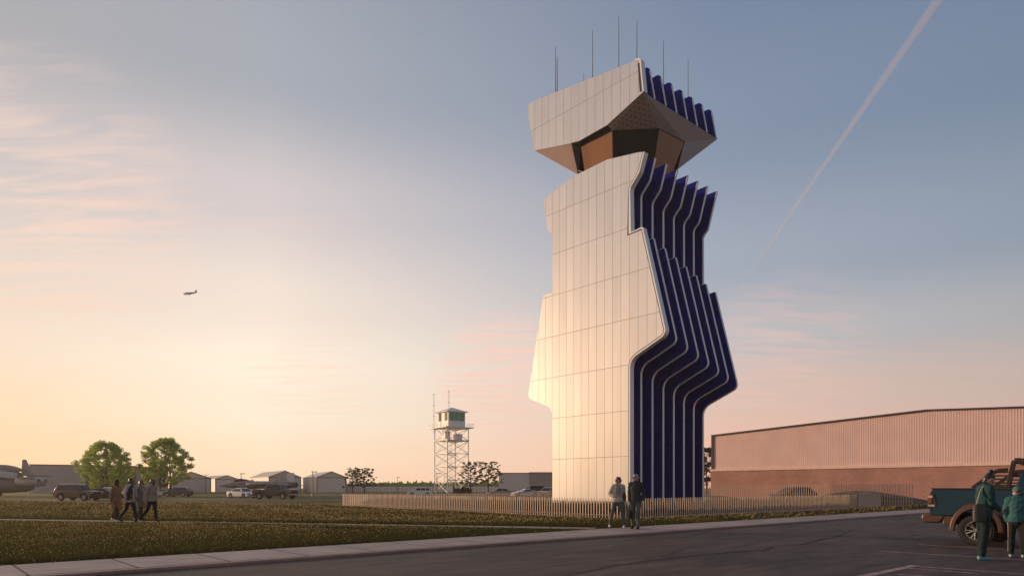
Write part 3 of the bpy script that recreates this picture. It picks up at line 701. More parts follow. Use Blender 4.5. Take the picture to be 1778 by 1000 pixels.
# ------------------------------------------------------------------ fences
M_PICK = mat('weathered_picket_wood', (0.70, 0.53, 0.39), 0.7, col2=(0.62, 0.45, 0.33), scale=4, stretch=(1, 1, .3))
M_PICK2 = mat('pale_picket_metal', (0.56, 0.42, 0.34), 0.6, col2=(0.50, 0.37, 0.29), scale=3)
M_RAIL = mat('fence_rail', (0.16, 0.10, 0.075), 0.7)
def pickets(legs, h, sp, w, d, z0, seed):
    r = random.Random(seed); mb = MB(); rails = MB()
    for a, b in legs:
        A_, B_ = Vector((*uv(*a), 0)), Vector((*uv(*b), 0)); L_ = (B_-A_).length; t = (B_-A_)/L_; n = int(L_/sp)
        ang = math.atan2(t.y, t.x); nn = Vector((-t.y, t.x, 0))
        for i in range(n+1):
            p = A_ + t*(L_*i/n); hh = h*(1+r.uniform(-.012, .012))
            mb.box((p.x, p.y, z0+hh/2), (w, d, hh), M=(Matrix.Rotation(ang, 3, 'Z') @ Matrix.Rotation(r.uniform(-.012, .012), 3, 'X') @ Matrix.Rotation(r.uniform(-.01, .01), 3, 'Y')))
        for zr_ in ((0.16,) if h < 1.2 else (0.16, 0.55)):
            q = nn*(d/2+.02)
            rails.bar(A_+q+Vector((0, 0, z0+zr_)), B_+q+Vector((0, 0, z0+zr_)), .03, .045)
    return mb, rails
def fence(label, runs, h, sp, w, d, mt, seed, z0=0.0):
    f = thing('picket_fence', label, 'fence', (*uv(*runs[0][0]), 0), 0, 'picket fences round the control tower')
    off = Vector((*uv(*runs[0][0]), 0))
    for a, b in runs:
        mb, rl = pickets([(a, b)], h, sp, w, d, z0, seed)
        for q in (mb, rl): q.v = [(p[0]-off.x, p[1]-off.y, p[2]) for p in q.v]
        pk = mb.build('picket_row', mt, f); rl.build('rail', M_RAIL, f)
fence('low pale wooden picket fence cornering in front of the tower lawn', [((24.75, 19.95), (27.0, 50.4)), ((24.75, 19.95), (51.7, 19.95))], 0.95, 0.19, 0.044, 0.028, M_PICK, 1)
fence('tall thin slatted fence in front of the brick warehouse wall', [((62.4, 19.7), (62.6, 50.3))], 1.78, 0.21, 0.055, 0.05, M_PICK2, 2)
fence('low picket fence closing the far side of the tower lawn', [((27.2, 50.6), (52.5, 50.6))], 0.95, 0.2, 0.07, 0.045, M_PICK, 3)
fence('tall picket screen beside the foot of the control tower', [((52.9, 50.6), (62.3, 50.6))], 1.78, 0.21, 0.06, 0.05, M_PICK2, 4)
gt = thing('gate', 'solid pale low gate panel closing the gap at the picket fence end', 'gate', (*uv(51.9, 19.95), 0), RZ)
gm = MB()
for i in range(18): gm.box((0.12+i*.245, 0, .50), (.235, .04, .90))
gm.build('board_panel', M_PICK2, gt)
gm = MB(); gm.box((2.2, .05, .2), (4.5, .05, .07)); gm.box((2.2, .05, .8), (4.5, .05, .07)); gm.box((-.05, .02, .5), (.09, .09, 1.0)); gm.box((4.5, .02, .5), (.09, .09, 1.0)); gm.build('gate_frame', M_RAIL, gt)
# long white boundary fence far away
bf = thing('boundary_fence', 'long low white boundary fence in front of the distant green hedge', 'fence', (gx(590, 246), 246, 0))
L1 = gx(975, 246)-gx(590, 246)
mb = MB(); n = 60
for i in range(n): mb.box((L1*(i+.5)/n, (i % 2)*.05, 1.05), (L1/n-.10, .06, 1.95))
mb.build('slat_panel', M_HANG, bf)
po = MB().box((0, .02, 1.05), (.14, .14, 2.1)).build('post', M_HALLT, bf)
for i in range(1, n+1):
    q = po.copy(); COL.objects.link(q); q.location = (L1*i/n, 0, 0)

# ------------------------------------------------------------------ lamp posts
M_LAMP = mat('dark_lamp_metal', (0.05, 0.045, 0.042), 0.5, 0.3)
def lamp(px, top, Yd, label, w=.7):
    z = gz(top, Yd); r = thing('street_lamp', label, 'street lamp', (gx(px, Yd), Yd, 0), 0.3, 'dark lamp posts around the airfield')
    MB().tube([(0, 0, 0), (0, 0, z*.5), (0, 0, z)], [.11, .09, .07], 8).build('pole', M_LAMP, r)
    MB().box((w*.45, 0, z-.02), (w*1.5, .28, .14)).build('lamp_head', M_LAMP, r)
    MB().tube([(0, 0, 0), (0, 0, .25)], [.2, .16], 8).build('base', M_LAMP, r)
lamp(542.8, 818.5, 128, 'dark lamp post in front of the pale hangar beside the pickup')
lamp(418.6, 821.8, 150, 'dark lamp post rising behind the grey jet fuselage')
lamp(758.6, 821, 176, 'dark lamp post just in front of a watchtower leg', .8)
lamp(771.6, 827, 226, 'thin lamp post behind the legs of the lattice watchtower')
lamp(690, 828, 232, 'thin lamp post standing alone before the distant hedge')
lamp(357.2, 824, 205, 'dark lamp post in front of the small gabled hangar')
# ------------------------------------------------------------------ trees and planting
def leafmat(name, c1, c2, rough=0.55):
    m, nt, b = newmat(name); L = nt.links.new
    oi = nt.nodes.new('ShaderNodeNewGeometry')
    r = nt.nodes.new('ShaderNodeValToRGB'); r.color_ramp.elements[0].color = c4(c1); r.color_ramp.elements[1].color = c4(c2)
    L(oi.outputs['Random Per Island'], r.inputs[0]); L(r.outputs[0], b.inputs['Base Color']); b.inputs['Roughness'].default_value = rough
    b.inputs['Specular IOR Level'].default_value = 0.25
    tr = nt.nodes.new('ShaderNodeBsdfTranslucent'); L(r.outputs[0], tr.inputs[0]); mx = nt.nodes.new('ShaderNodeMixShader'); mx.inputs[0].default_value = 0.5
    L(b.outputs[0], mx.inputs[1]); L(tr.outputs[0], mx.inputs[2]); L(mx.outputs[0], nt.nodes['Material Output'].inputs[0])
    return m
M_LEAF = leafmat('fresh_green_leaves', (0.24, 0.38, 0.05), (0.48, 0.56, 0.11))
M_PINE = leafmat('dark_pine_needles', (0.030, 0.040, 0.016), (0.075, 0.075, 0.032))
M_BUSHD = leafmat('dark_hedge_leaves', (0.016, 0.016, 0.010), (0.035, 0.030, 0.016))
M_BUSHG = leafmat('dark_green_hedge_leaves', (0.012, 0.018, 0.006), (0.040, 0.042, 0.012))
M_HEDGE = leafmat('bright_hedge_leaves', (0.16, 0.38, 0.04), (0.30, 0.52, 0.08))
M_ORN = leafmat('ornamental_grass', (0.014, 0.020, 0.006), (0.10, 0.085, 0.018))
M_BARK = mat('bark', (0.060, 0.042, 0.030), 0.9, col2=(0.035, 0.026, 0.02), scale=6, bump=0.6)
def leaf_cards(centres, radii, counts, size, seed, flat=1.0, aspect=0.6):
    g = np.random.default_rng(seed); P = []
    for c, r, n in zip(centres, radii, counts):
        d = g.normal(size=(n, 3)); d /= np.linalg.norm(d, axis=1)[:, None]
        rad = g.random(n)**0.45
        q = d*rad[:, None]*r; q[:, 2] *= flat
        P.append(np.asarray(c)+q)
    P = np.concatenate(P); n = len(P)
    a = g.normal(size=(n, 3)); a /= np.linalg.norm(a, axis=1)[:, None]
    b = np.cross(a, g.normal(size=(n, 3))); b /= np.linalg.norm(b, axis=1)[:, None]
    s = size*(0.6+0.8*g.random(n))[:, None]
    v = np.stack([P-a*s, P-b*s*aspect, P+a*s, P+b*s*aspect], 1).reshape(-1, 3)
    f = np.arange(4*n).reshape(-1, 4)
    return v, f
def tree(name, label, px, Yd, h, crown_r, seed, mats, group, nb=34, leaf=0.17, per=170, cr=(0.55, 1.0), trunk_r=.18, low=0.32, trunks=1, shape='round', dx=0):
    r = random.Random(seed); t = thing(name, label, 'tree', (gx(px, Yd)+dx, Yd, 0), r.uniform(0, 6), group)
    tb = MB(); cs, rs, ns = [], [], []
    for q in range(trunks):
        ox, oy = (0, 0) if trunks == 1 else (r.uniform(-.9, .9), r.uniform(-.5, .5))
        zf = h*low
        tb.tube([(ox, oy, -0.1), (ox*1.05, oy, zf*.5), (ox*1.1+r.uniform(-.1, .1), oy+r.uniform(-.1, .1), zf), (ox*.9, oy*.9, h*.6), (ox*.6, oy*.6, h*.82)], [trunk_r*1.25, trunk_r, trunk_r*.8, trunk_r*.45, trunk_r*.15], 8)
    for k in range(nb):
        if shape == 'round':
            zz = low*h*0.95 + (h-low*h*0.95)*((k+.5)/nb)**0.85
            f = (zz-low*h*.95)/(h-low*h*.95)
            R = crown_r*(0.50+0.50*math.sin(PI*min(1, f*.78+.16)))*math.sqrt(max(.05, 1-max(0, f-.45)**2*2.4))
            rr = R*r.uniform(.35, .98)
        else:
            zz = low*h + (h-low*h)*((k+.5)/nb); f = (zz-low*h)/(h-low*h)
            R = crown_r*(0.45+.62*math.sin(PI*(.30+.62*f)))*(.8+.3*r.random()); rr = R*math.sqrt(r.uniform(.08, 1))
        an = k*2.39996+r.uniform(-.5, .5)
        c = (rr*math.cos(an), rr*math.sin(an), zz)
        q = r.uniform(*cr); cs.append(c); rs.append(q); ns.append(int(per*q*q))
        if nb > 60 and k % 3: continue
        s0 = (0, 0, max(low*h*.7, zz-rr*.9))
        m_ = ((s0[0]+c[0])/2+r.uniform(-.15, .15), (s0[1]+c[1])/2+r.uniform(-.15, .15), (s0[2]+c[2])/2-.15*rr*.3)
        tb.tube([s0, m_, c], [trunk_r*.38, trunk_r*.22, trunk_r*.07], 5)
    tb.build('trunk', M_BARK, t, smooth=True)
    v, f = leaf_cards(cs, rs, ns, leaf, seed, flat=0.75 if shape == 'round' else 0.45)
    o = rawmesh('crown', v, f, [mats], nside=4); o.parent = t
    return t
tree('leafy_tree', 'broad low leafy green tree behind the parked off-roader', 185, 120, 9.3, 5.0, 3, M_LEAF, 'leafy green trees behind the walkers', nb=170, per=360, leaf=.12, cr=(.35, .85), low=.20)
tree('leafy_tree', 'taller rounded leafy green tree with twin trunks beside the small hangar', 286, 124, 10.2, 4.7, 8, M_LEAF, 'leafy green trees behind the walkers', nb=170, per=360, leaf=.12, cr=(.35, .85), trunks=2, low=.23)
pg = 'small dark pines on the airfield'
tree('pine_tree', 'small dark pine beside the pale hangar, thinner of its pair', 612.5, 165, gz(811.5, 165), 2.1, 12, M_PINE, pg, nb=60, per=520, leaf=.10, cr=(.20, .50), low=.38, shape='pine', trunk_r=.14)
tree('pine_tree', 'small dark pine beside the pale hangar, bushier of its pair', 632.5, 163, gz(812.5, 163), 2.8, 13, M_PINE, pg, nb=85, per=520, leaf=.10, cr=(.20, .52), low=.34, shape='pine', trunk_r=.15)
tree('pine_tree', 'slender dark pine overlapping the watchtower legs', 817, 172, gz(801, 172), 3.0, 14, M_PINE, pg, nb=95, per=520, leaf=.10, cr=(.20, .52), low=.30, shape='pine', trunk_r=.15)
tree('pine_tree', 'spreading dark pine between the watchtower and the low hall', 848, 174, gz(801.5, 174), 3.6, 15, M_PINE, pg, nb=110, per=520, leaf=.10, cr=(.20, .55), low=.34, shape='pine', trunk_r=.16)
tree('pine_tree', 'dark tree showing between the control tower and the warehouse', 1227, 120, gz(777, 120), 2.6, 16, M_PINE, pg, nb=30, per=330, leaf=.14, cr=(.6, 1.0), low=.30, shape='pine', trunk_r=.16)
def hedge(name, label, cat, boxes, size, dens, m, seed, kind=None, round_=True):
    g = np.random.default_rng(seed); V, Fc = [], []; n0 = 0
    for (cx, cy, rx, ry, h, rz) in boxes:
        n = int(dens*rx*ry*4*max(h, .6)); u = g.uniform(-1, 1, n); w = g.uniform(-1, 1, n)
        top = h*(0.78+.13*np.sin(u*rx*2.1+cx)+.09*np.sin(u*rx*5.3+1))
        if round_: top = top*np.sqrt(np.clip(1-w**2*.75, .05, 1))
        z = top*(g.random(n)**0.55)
        P = np.stack([cx+u*rx*math.cos(rz)-w*ry*math.sin(rz), cy+u*rx*math.sin(rz)+w*ry*math.cos(rz), z+size*.3], 1)
        a = g.normal(size=(n, 3)); a /= np.linalg.norm(a, axis=1)[:, None]; b = np.cross(a, g.normal(size=(n, 3))); b /= np.linalg.norm(b, axis=1)[:, None]
        s = size*(.6+.8*g.random(n))[:, None]
        V.append(np.stack([P-a*s, P-b*s*.6, P+a*s, P+b*s*.6], 1).reshape(-1, 3)); Fc.append(np.arange(4*n).reshape(-1, 4)+n0); n0 += 4*n
    o = rawmesh(name, np.concatenate(V), np.concatenate(Fc), [m], nside=4)
    return tag(o, label, cat, kind=kind)
hedge('hedge', 'long bright green hedge along the far edge of the airfield', 'hedge', [(gx(x, 280), 280+random.uniform(-4, 4), 5.2, 2.5, random.uniform(3.4, 4.6), 0) for x in range(636, 990, 12)], .32, 22, M_HEDGE, 5, kind='stuff')
hedge('shrub', 'dark green shrubs at the foot of the two pines by the hangar', 'shrub', [(gx(x, 270), 270, 3.2, 2, random.uniform(2.8, 4.2), 0) for x in (600, 612, 626, 640, 652)], .28, 18, M_PINE, 6, kind='stuff')
hedge('clipped_hedge', 'clipped dark brown hedge block beneath the watchtower', 'hedge', [(gx(803, 165), 165, 2.2, 1.0, 1.75, 0)], .16, 260, M_BUSHD, 7, round_=False)
hs = []
for k in range(12): hs.append((*uv(26.6+k*2.2, 21.5), 1.15, .42, .52, RZ))
for k in range(12): hs.append((*uv(26.0+k*.155, 22.6+k*2.2), 1.15, .42, .52, RZ+PI/2+.07))
hedge('low_hedge', 'low dark green hedge just behind the picket fence', 'hedge', hs, .075, 900, M_BUSHG, 9, kind='stuff', round_=False)
# ornamental grasses in the bed behind the picket fence: thin upright blades
def blades(pts, h, w, seed, lean=.35):
    g = np.random.default_rng(seed); n = len(pts); a = g.uniform(0, 2*PI, n)
    hh = h*(0.55+.6*g.random(n)); l = lean*hh*g.random(n); b = g.uniform(0, 2*PI, n)
    ww = w*np.ones(n)
    base = np.asarray(pts)
    dx, dy = np.cos(a)*ww, np.sin(a)*ww; z0 = np.zeros(n)
    v = np.stack([base+np.stack([dx, dy, z0], 1), base-np.stack([dx, dy, z0], 1), base+np.stack([np.cos(b)*l, np.sin(b)*l, hh], 1)], 1).reshape(-1, 3)
    return v, np.arange(3*n).reshape(-1, 3)
P = []
for k in range(60000):
    if random.random() < .5: u, v = random.uniform(25.6, 60), 22.2+abs(random.gauss(0, 1.0))
    else: v = random.uniform(21, 48); u = 26.6+abs(random.gauss(0, .9))+ (v-20)*.07
    x, y = uv(u, v); P.append((x, y, 0))
v, f = blades(P, .72, .014, 21, .5)
tag(rawmesh('ornamental_grass', v, f, [M_ORN]), 'golden green ornamental grasses growing in the bed behind the picket fence', 'ornamental grass', kind='stuff')

# ------------------------------------------------------------------ the field
def grassmat(name, c1, c2):
    m = leafmat(name, c1, c2, .7); return m
M_G = [grassmat('field_grass_green', (0.018, 0.030, 0.007), (0.050, 0.056, 0.013)), grassmat('field_grass_olive', (0.046, 0.048, 0.010), (0.10, 0.085, 0.018)), grassmat('field_grass_sunlit_straw', (0.16, 0.125, 0.030), (0.29, 0.20, 0.052)), mat('sunlit_seed_heads', (0.80, 0.48, 0.16), .7, col2=(0.85, 0.62, 0.26), scale=2)]
N = 2100000
g = np.random.default_rng(33)
e = g.random(N); Ya, Yb, pw_ = 12.0, 84.0, -0.35
Yy = (Ya**pw_ + e*(Yb**pw_-Ya**pw_))**(1/pw_)
Xx = (g.random(N)*2-1)*(Yy*.775+.8)
u_ = SA*Xx+CA*Yy; v_ = -CA*Xx+SA*Yy
path_d = np.abs((Yy-24.9)+Xx*0.2614)/1.034
field = (v_ > 15.04) & ((u_ < 23.9+np.maximum(0, v_-20)*.0735) | ((v_ < 18.6) & (u_ < 66))) & (Yy < 55.6+(-13.8-np.minimum(Xx, -13.8))*.47)
edge = g.normal(0, .06, N)
on_path = (path_d < .62+edge) & (Xx < 3.2)
nearwalk = (v_ < 15.04+.03)
keep = field & ~on_path & ~nearwalk
Xx, Yy, u_, v_, path_d = Xx[keep], Yy[keep], u_[keep], v_[keep], path_d[keep]
n = len(Xx)
patch = np.sin(Xx*.31+Yy*.17)+np.sin(Xx*.11-Yy*.43+1)+np.sin(Xx*.9+Yy*.7)*.4
gold = np.clip((v_-15.8)/6.0, 0, 1)*.62+.03+patch*.10  # golden share rises away from the sidewalk: sunlit tips put into blade colour
gold = np.where(u_ > 23.5, .42+patch*.08, gold)
gold -= .28*np.exp(-((path_d-.9)/.5)**2)*(Xx < 3)  # fewer golden blades here paint the shadow band along the path
rn = g.random(n)
mi = np.where(rn < gold*.26, 2, np.where(rn < gold*.26+.36, 1, 0))
hgt = (.065+.06*g.random(n)+.05*(g.random(n) < .06))*(1+.18*patch)*np.clip((v_-14.8)/.8, .45, 1)
sd_ = (24.9-Xx*.2614-Yy)/1.034      # metres in front of the path
hgt *= np.where((sd_ > 0) & (sd_ < 6) & (Xx < 3), np.clip(.52+sd_*.10, .52, 1), 1)
wid = .0038*np.maximum(1, Yy/15)
a = g.uniform(0, 2*PI, n); b = g.uniform(0, 2*PI, n); l = hgt*(.15+.55*g.random(n))
base = np.stack([Xx, Yy, np.zeros(n)], 1)
dx = np.stack([np.cos(a)*wid, np.sin(a)*wid, np.zeros(n)], 1)
tip = base+np.stack([np.cos(b)*l, np.sin(b)*l, hgt], 1)
V = np.stack([base+dx, base-dx, tip], 1).reshape(-1, 3); T = np.arange(3*n).reshape(-1, 3)
# seed heads: small diamonds on some tips, sunlit gold put into their colour
sel = np.where(g.random(n) < np.clip(gold, 0.02, 1)*.05*(0.45+.55*(np.sin(Xx*1.7+Yy*.9)+np.sin(Xx*.6-Yy*1.3)+2)/4*2))[0]; m_ = len(sel)
s = (.0085*np.maximum(1, Yy[sel]/17))[:, None]
c = tip[sel]+np.array([0, 0, .02]); aa = g.uniform(0, 2*PI, m_)
sd = np.stack([np.cos(aa), np.sin(aa), np.zeros(m_)], 1)
up = np.array([0, 0, 1.0])
HV = np.stack([c-sd*s*.8, c+sd*s*.8, c+up*s*1.8, c-sd*s*.8, c+sd*s*.8, c-up*s*1.2], 1).reshape(-1, 3)
HT = np.arange(6*m_).reshape(-1, 3)+3*n
o = rawmesh('grass', np.concatenate([V, HV]), np.concatenate([T, HT]), M_G, np.concatenate([mi, np.full(2*m_, 3)]))
tag(o, 'unmown brown and green grass field with sunlit golden seed heads beside the sidewalk', 'grass', kind='stuff')
print('grass blades', n, 'heads', m_)
# ------------------------------------------------------------------ vehicles
def paint(name, c, rough=0.35, metal=0.05): return mat(name, c, rough, metal, col2=tuple(x*.9 for x in c), scale=.8, coat=.25)
M_TYRE = mat('tyre_rubber', (0.018, 0.017, 0.017), .85, col2=(0.03, .026, .023), scale=8)
M_ALLOY = mat('alloy_rim', (0.45, 0.44, 0.44), .3, .8)
M_GLASS = mat('car_glass', (0.012, 0.012, 0.013), .12, 0, col2=(.014, .014, .015), spec=.35)
M_PLAS = mat('black_plastic', (0.02, 0.019, 0.018), .6)
M_HEADL = mat('headlamp_lens', (0.6, 0.58, 0.55), .1, .3)
M_TAILL = mat('tail_lamp_lens', (0.35, 0.03, 0.015), .15)
P_WHITE = paint('white_car_paint', (.72, .69, .66)); P_SILV = paint('silver_car_paint', (.36, .34, .33), .3, .6); P_DARK = paint('charcoal_car_paint', (.020, .018, .017), .5); P_BROWN = paint('bronze_car_paint', (.085, .068, .056), .32, .5); P_NAVY = paint('dark_blue_car_paint', (.035, .036, .048)); P_RED = paint('dark_red_car_paint', (.12, .035, .03))
STY = {
 'sedan': dict(L=4.75, w=.92, r=.33, wx=(1.42, -1.40), zb=.22, prof=[(2.30, .40), (2.36, .62), (2.16, .76), (1.12, .94), (-1.75, .99), (-2.20, .97), (-2.36, .80), (-2.33, .40)], cab=(1.22, .42, -.80, -1.90), zbelt=.93, zroof=1.44, nw=2),
 'hatch': dict(L=4.4, w=.93, r=.34, wx=(1.36, -1.32), zb=.23, prof=[(2.12, .42), (2.18, .66), (1.98, .82), (1.10, .98), (-1.9, 1.02), (-2.16, .98), (-2.20, .74), (-2.14, .42)], cab=(1.25, .40, -1.55, -2.08), zbelt=.97, zroof=1.55, nw=3),
 'coupe': dict(L=4.5, w=.92, r=.34, wx=(1.40, -1.35), zb=.18, prof=[(2.18, .36), (2.24, .56), (2.02, .70), (1.05, .86), (-1.7, .96), (-2.12, .92), (-2.24, .72), (-2.2, .38)], cab=(1.1, .20, -.55, -1.95), zbelt=.88, zroof=1.30, nw=1),
 'suv': dict(L=4.85, w=.97, r=.40, wx=(1.50, -1.42), zb=.34, prof=[(2.36, .52), (2.42, .85), (2.34, 1.04), (1.15, 1.16), (-2.20, 1.18), (-2.40, 1.12), (-2.43, .70), (-2.36, .50)], cab=(1.10, .52, -2.02, -2.30), zbelt=1.15, zroof=1.86, nw=3),
 'pickup': dict(L=5.95, w=1.02, r=.42, wx=(1.95, -1.75), zb=.42, prof=[(2.86, .58), (2.95, .92), (2.88, 1.20), (1.45, 1.30), (-1.0, 1.30), (-1.02, 1.26), (-2.92, 1.26), (-2.96, .90), (-2.92, .62)], cab=(1.50, .72, -.72, -.98), zbelt=1.28, zroof=1.96, nw=2),
}
def arch_profile(S):
    """side outline with round wheel openings, counter-clockwise from the rear bottom"""
    zb, R = S['zb'], S['r']+.075; z0 = S['r']
    pts = [(S['prof'][-1][0]+.06, zb)]
    for wx in sorted(S['wx']):
        a0 = math.asin(max(-1, min(1, (zb-z0)/R)))
        for k in range(13):
            a = PI-a0 - (PI-2*a0)*k/12
            pts.append((wx+R*math.cos(a), z0+R*math.sin(a)))
    pts.append((S['prof'][0][0]-.06, zb))
    return pts + list(S['prof'])
def wheel(mb_parent, x, y, r, side, far=True, w=.24, rimm=None):
    wl = MB(); o = side*w/2
    wl.lathe([(r*.62, -w/2), (r*.95, -w/2), (r, -w*.32), (r, w*.32), (r*.95, w/2), (r*.62, w/2)], n=24, axis='y', cap=False)
    t = wl.build('wheel', M_TYRE, mb_parent, smooth=True, loc=(x, y, r))
    rm = MB(); yo = side*(w/2-.02)
    rm.lathe([(r*.66, yo-side*.05), (r*.66, yo), (r*.58, yo), (r*.56, yo-side*.05)], n=24, axis='y', cap=False)
    rm.lathe([(.001, yo-side*.03), (r*.18, yo-side*.02), (r*.18, yo-side*.07), (.001, yo-side*.08)], n=12, axis='y')
    for k in range(5):
        a = 2*PI*k/5+.3
        for da in (-.13, .13): rm.bar((r*.12*math.cos(a), yo-side*.03, r*.12*math.sin(a)), (r*.60*math.cos(a+da), yo-side*.025, r*.60*math.sin(a+da)), .05*r/.35, .03, up=(0, 1, 0))
    rm.build('rim', rimm or M_ALLOY, t)
    MB().lathe([(r*.57, yo-side*.10), (r*.57, yo-side*.09), (.001, yo-side*.09), (.001, yo-side*.10)], n=18, axis='y').build('brake_disc', M_PLAS, t)
    return t
def car(style, name, label, pnt, loc, rz, group='cars parked on the airfield', cat='car'):
    S = STY[style]; t = thing(name, label, cat, (loc[0], loc[1], 0.012), rz, group); w = S['w']
    bd = MB(); pf = arch_profile(S); n = len(pf)
    # slices across the width: the flanks draw in towards the sill and the shoulder
    sl = []
    for y, k in ((-w, 0), (-w*.93, 1), (w*.93, 1), (w, 0)):
        ring = []
        for (x, z) in pf:
            zz = z; xx = x
            if k == 0:
                xx = x*0.965 if abs(x) > S['L']*.42 else x
                if z > S['zbelt']-.12: zz = z-.07
            ring.append((xx, y, zz))
        sl.append(ring)
    bd.loft(sl)
    body = bd.build('body', pnt, t, smooth=True, bevel=.03)
    x1, x2, x3, x4 = S['cab']; zb, zr = S['zbelt']-.05, S['zroof']; wb, wr = w*.90, w*.70
    cab = MB(); rr = [((x1, zb, wb), (x4, zb, wb)), ((x2+.06, zr-.10, wr+.035), (x3-.04, zr-.10, wr+.035)), ((x2-.08, zr-.015, wr-.05), (x3+.10, zr-.02, wr-.05)), ((x2-.30, zr, wr-.25), (x3+.35, zr, wr-.25))]
    cab.loft([[(a[0], -a[2], a[1]), (a[0], a[2], a[1]), (b[0], b[2], b[1]), (b[0], -b[2], b[1])] for a, b in rr])
    cb = cab.build('cabin', pnt, t, smooth=True, bevel=.03)
    def lerp(a, b, f): return tuple(p+(q-p)*f for p, q in zip(a, b))
    def panel(nm, bl, br_, tr, tl, i0, i1, j0, j1, m=M_GLASS):
        """a pane set 8 mm proud on the face spanned by four corners"""
        def P(i, j): return Vector(lerp(lerp(bl, br_, i), lerp(tl, tr, i), j))
        q = [P(i0, j0), P(i1, j0), P(i1, j1), P(i0, j1)]; nn = (q[1]-q[0]).cross(q[3]-q[0]).normalized()
        c = sum(q, Vector())/4
        if nn.dot(c-Vector(((x2+x3)/2, 0, (zb+zr)/2-.2))) < 0: nn = -nn
        MB().add([p+nn*.008 for p in q]+[p-nn*.01 for p in q], [(0,1,2,3),(7,6,5,4),(0,4,5,1),(1,5,6,2),(2,6,7,3),(3,7,4,0)]).build(nm, m, t)
    a, b = rr[0], rr[1]
    zt = zr-.10
    panel('windshield', (x1, -wb, zb), (x1, wb, zb), (x2+.06, wr+.035, zt), (x2+.06, -wr-.035, zt), .07, .93, .14, .97)
    panel('rear_window', (x4, -wb, zb), (x4, wb, zb), (x3-.04, wr+.035, zt), (x3-.04, -wr-.035, zt), .08, .92, .22, .94)
    for sd in (-1, 1):
        bl, br_, tr, tl = (x4, sd*wb, zb), (x1, sd*wb, zb), (x2+.06, sd*(wr+.035), zt), (x3-.04, sd*(wr+.035), zt)
        cuts = {1: [(.16, .84)], 2: [(.10, .49), (.52, .90)], 3: [(.05, .30), (.33, .61), (.64, .93)]}[S['nw']]
        for i0, i1 in cuts: panel('side_window', bl, br_, tr, tl, i0, i1, .20, .93)
        for wx in S['wx']: wheel(t, wx, sd*(w-.11), S['r'], sd)
        f0 = S['prof'][1]; rrp = S['prof'][-2]
        MB().box((f0[0]-.10, sd*(w-.20), f0[1]+.04), (.22, .34, .13)).build('headlight', M_HEADL, t, bevel=.03)
        MB().box((rrp[0]+.06, sd*(w-.14), rrp[1]+(.02 if style not in ('suv', 'pickup') else .12)), (.16, .22, .14 if style not in ('suv', 'pickup') else .36)).build('tail_light', M_TAILL, t, bevel=.03)
        MB().box((x1-.22, sd*(wb+.10), S['zbelt']+.06), (.13, .20, .14)).build('mirror', pnt if style != 'pickup' else M_PLAS, t, bevel=.03)
        hd = MB()
        for hx in ([.1, -.85] if S['nw'] > 1 else [-.2]): hd.box((hx-.1, sd*(w-.005), S['zbelt']-.13), (.18, .035, .035))
        hd.build('door_handle', pnt, t)
        MB().box((0, sd*(w-.03), S['zb']+.03), (S['wx'][0]-S['wx'][1]-2*S['r']-.15, .08, .10)).build('sill', M_PLAS, t)
    f0 = S['prof'][1]
    if style in ('pickup', 'suv'):
        MB().box((f0[0]-.02, 0, f0[1]+.05), (.10, w*1.25, .30)).build('grille', M_PLAS, t, bevel=.02)
        MB().box((S['prof'][0][0]-.02, 0, S['prof'][0][1]+.02), (.16, w*1.9, .20)).build('front_bumper', M_ALLOY if style == 'pickup' else M_PLAS, t, bevel=.04)
        MB().box((S['prof'][-1][0]+.02, 0, S['prof'][-1][1]+.02), (.16, w*1.9, .20)).build('rear_bumper', M_ALLOY if style == 'pickup' else M_PLAS, t, bevel=.04)
    else:
        MB().box((f0[0]-.06, 0, f0[1]-.13), (.12, w*1.1, .16)).build('grille', M_PLAS, t, bevel=.02)
    MB().box((0, 0, S['zb']+.16), (S['L']*.86, w*1.5, .20)).build('underbody', M_PLAS, t)
    if style == 'suv':
        rk = MB()
        for sd in (-1, 1): rk.bar((x2-.2, sd*(wr-.12), zr+.05), (x3+.2, sd*(wr-.12), zr+.05), .04)
        rk.build('roof_rail', M_ALLOY, t)
    if style == 'pickup':
        bed = MB(); bed.box((-1.98, 0, 1.265), (1.75, w*1.62, .02)); bed.build('truck_bed', M_PLAS, t)
    return t
def at(px, Yd): return (gx(px, Yd), Yd)
R = math.radians
car('suv', 'off_roader', 'boxy brown off-roader with pale roof parked on the back road', P_BROWN, at(136, 78), R(-8))
car('sedan', 'parked_car', 'dark low car parked in front of the brown off-roader', P_DARK, at(181, 83), R(-4))
car('hatch', 'parked_car', 'white car roof showing behind the walkers and the off-roader', P_WHITE, at(203, 92), R(-5))
car('hatch', 'parked_car', 'dark blue estate car parked below the twin trunked tree', P_NAVY, at(309, 112), R(176))
car('coupe', 'parked_car', 'pale low car partly hidden behind the dark blue estate car', P_SILV, at(284, 117), R(170))
car('sedan', 'parked_car', 'small white sedan following the black pickup', P_WHITE, at(421, 96), R(-32))
car('pickup', 'pickup_truck', 'black crew cab pickup parked before the grey jet', P_DARK, at(478, 88), R(-20), cat='pickup truck')
car('hatch', 'parked_car', 'white hatchback driving behind the picket fence', P_WHITE, at(729, 119), R(186))
car('sedan', 'parked_car', 'silver grey sedan parked under the spreading pine', P_SILV, at(869, 114), R(184))
car('coupe', 'parked_car', 'pale coupe with low bonnet parked between the silver sedan and the dark estate', P_WHITE, at(912, 109), R(200))
car('suv', 'parked_car', 'dark tall estate car beside the foot of the control tower', P_DARK, at(936, 112), R(28))
car('hatch', 'parked_car', 'silver van back half hidden by the control tower', P_SILV, at(957, 106), R(60))
car('hatch', 'parked_car', 'dark red car behind the tall fence by the brick wall', P_RED, at(1376, 67.5), R(196))

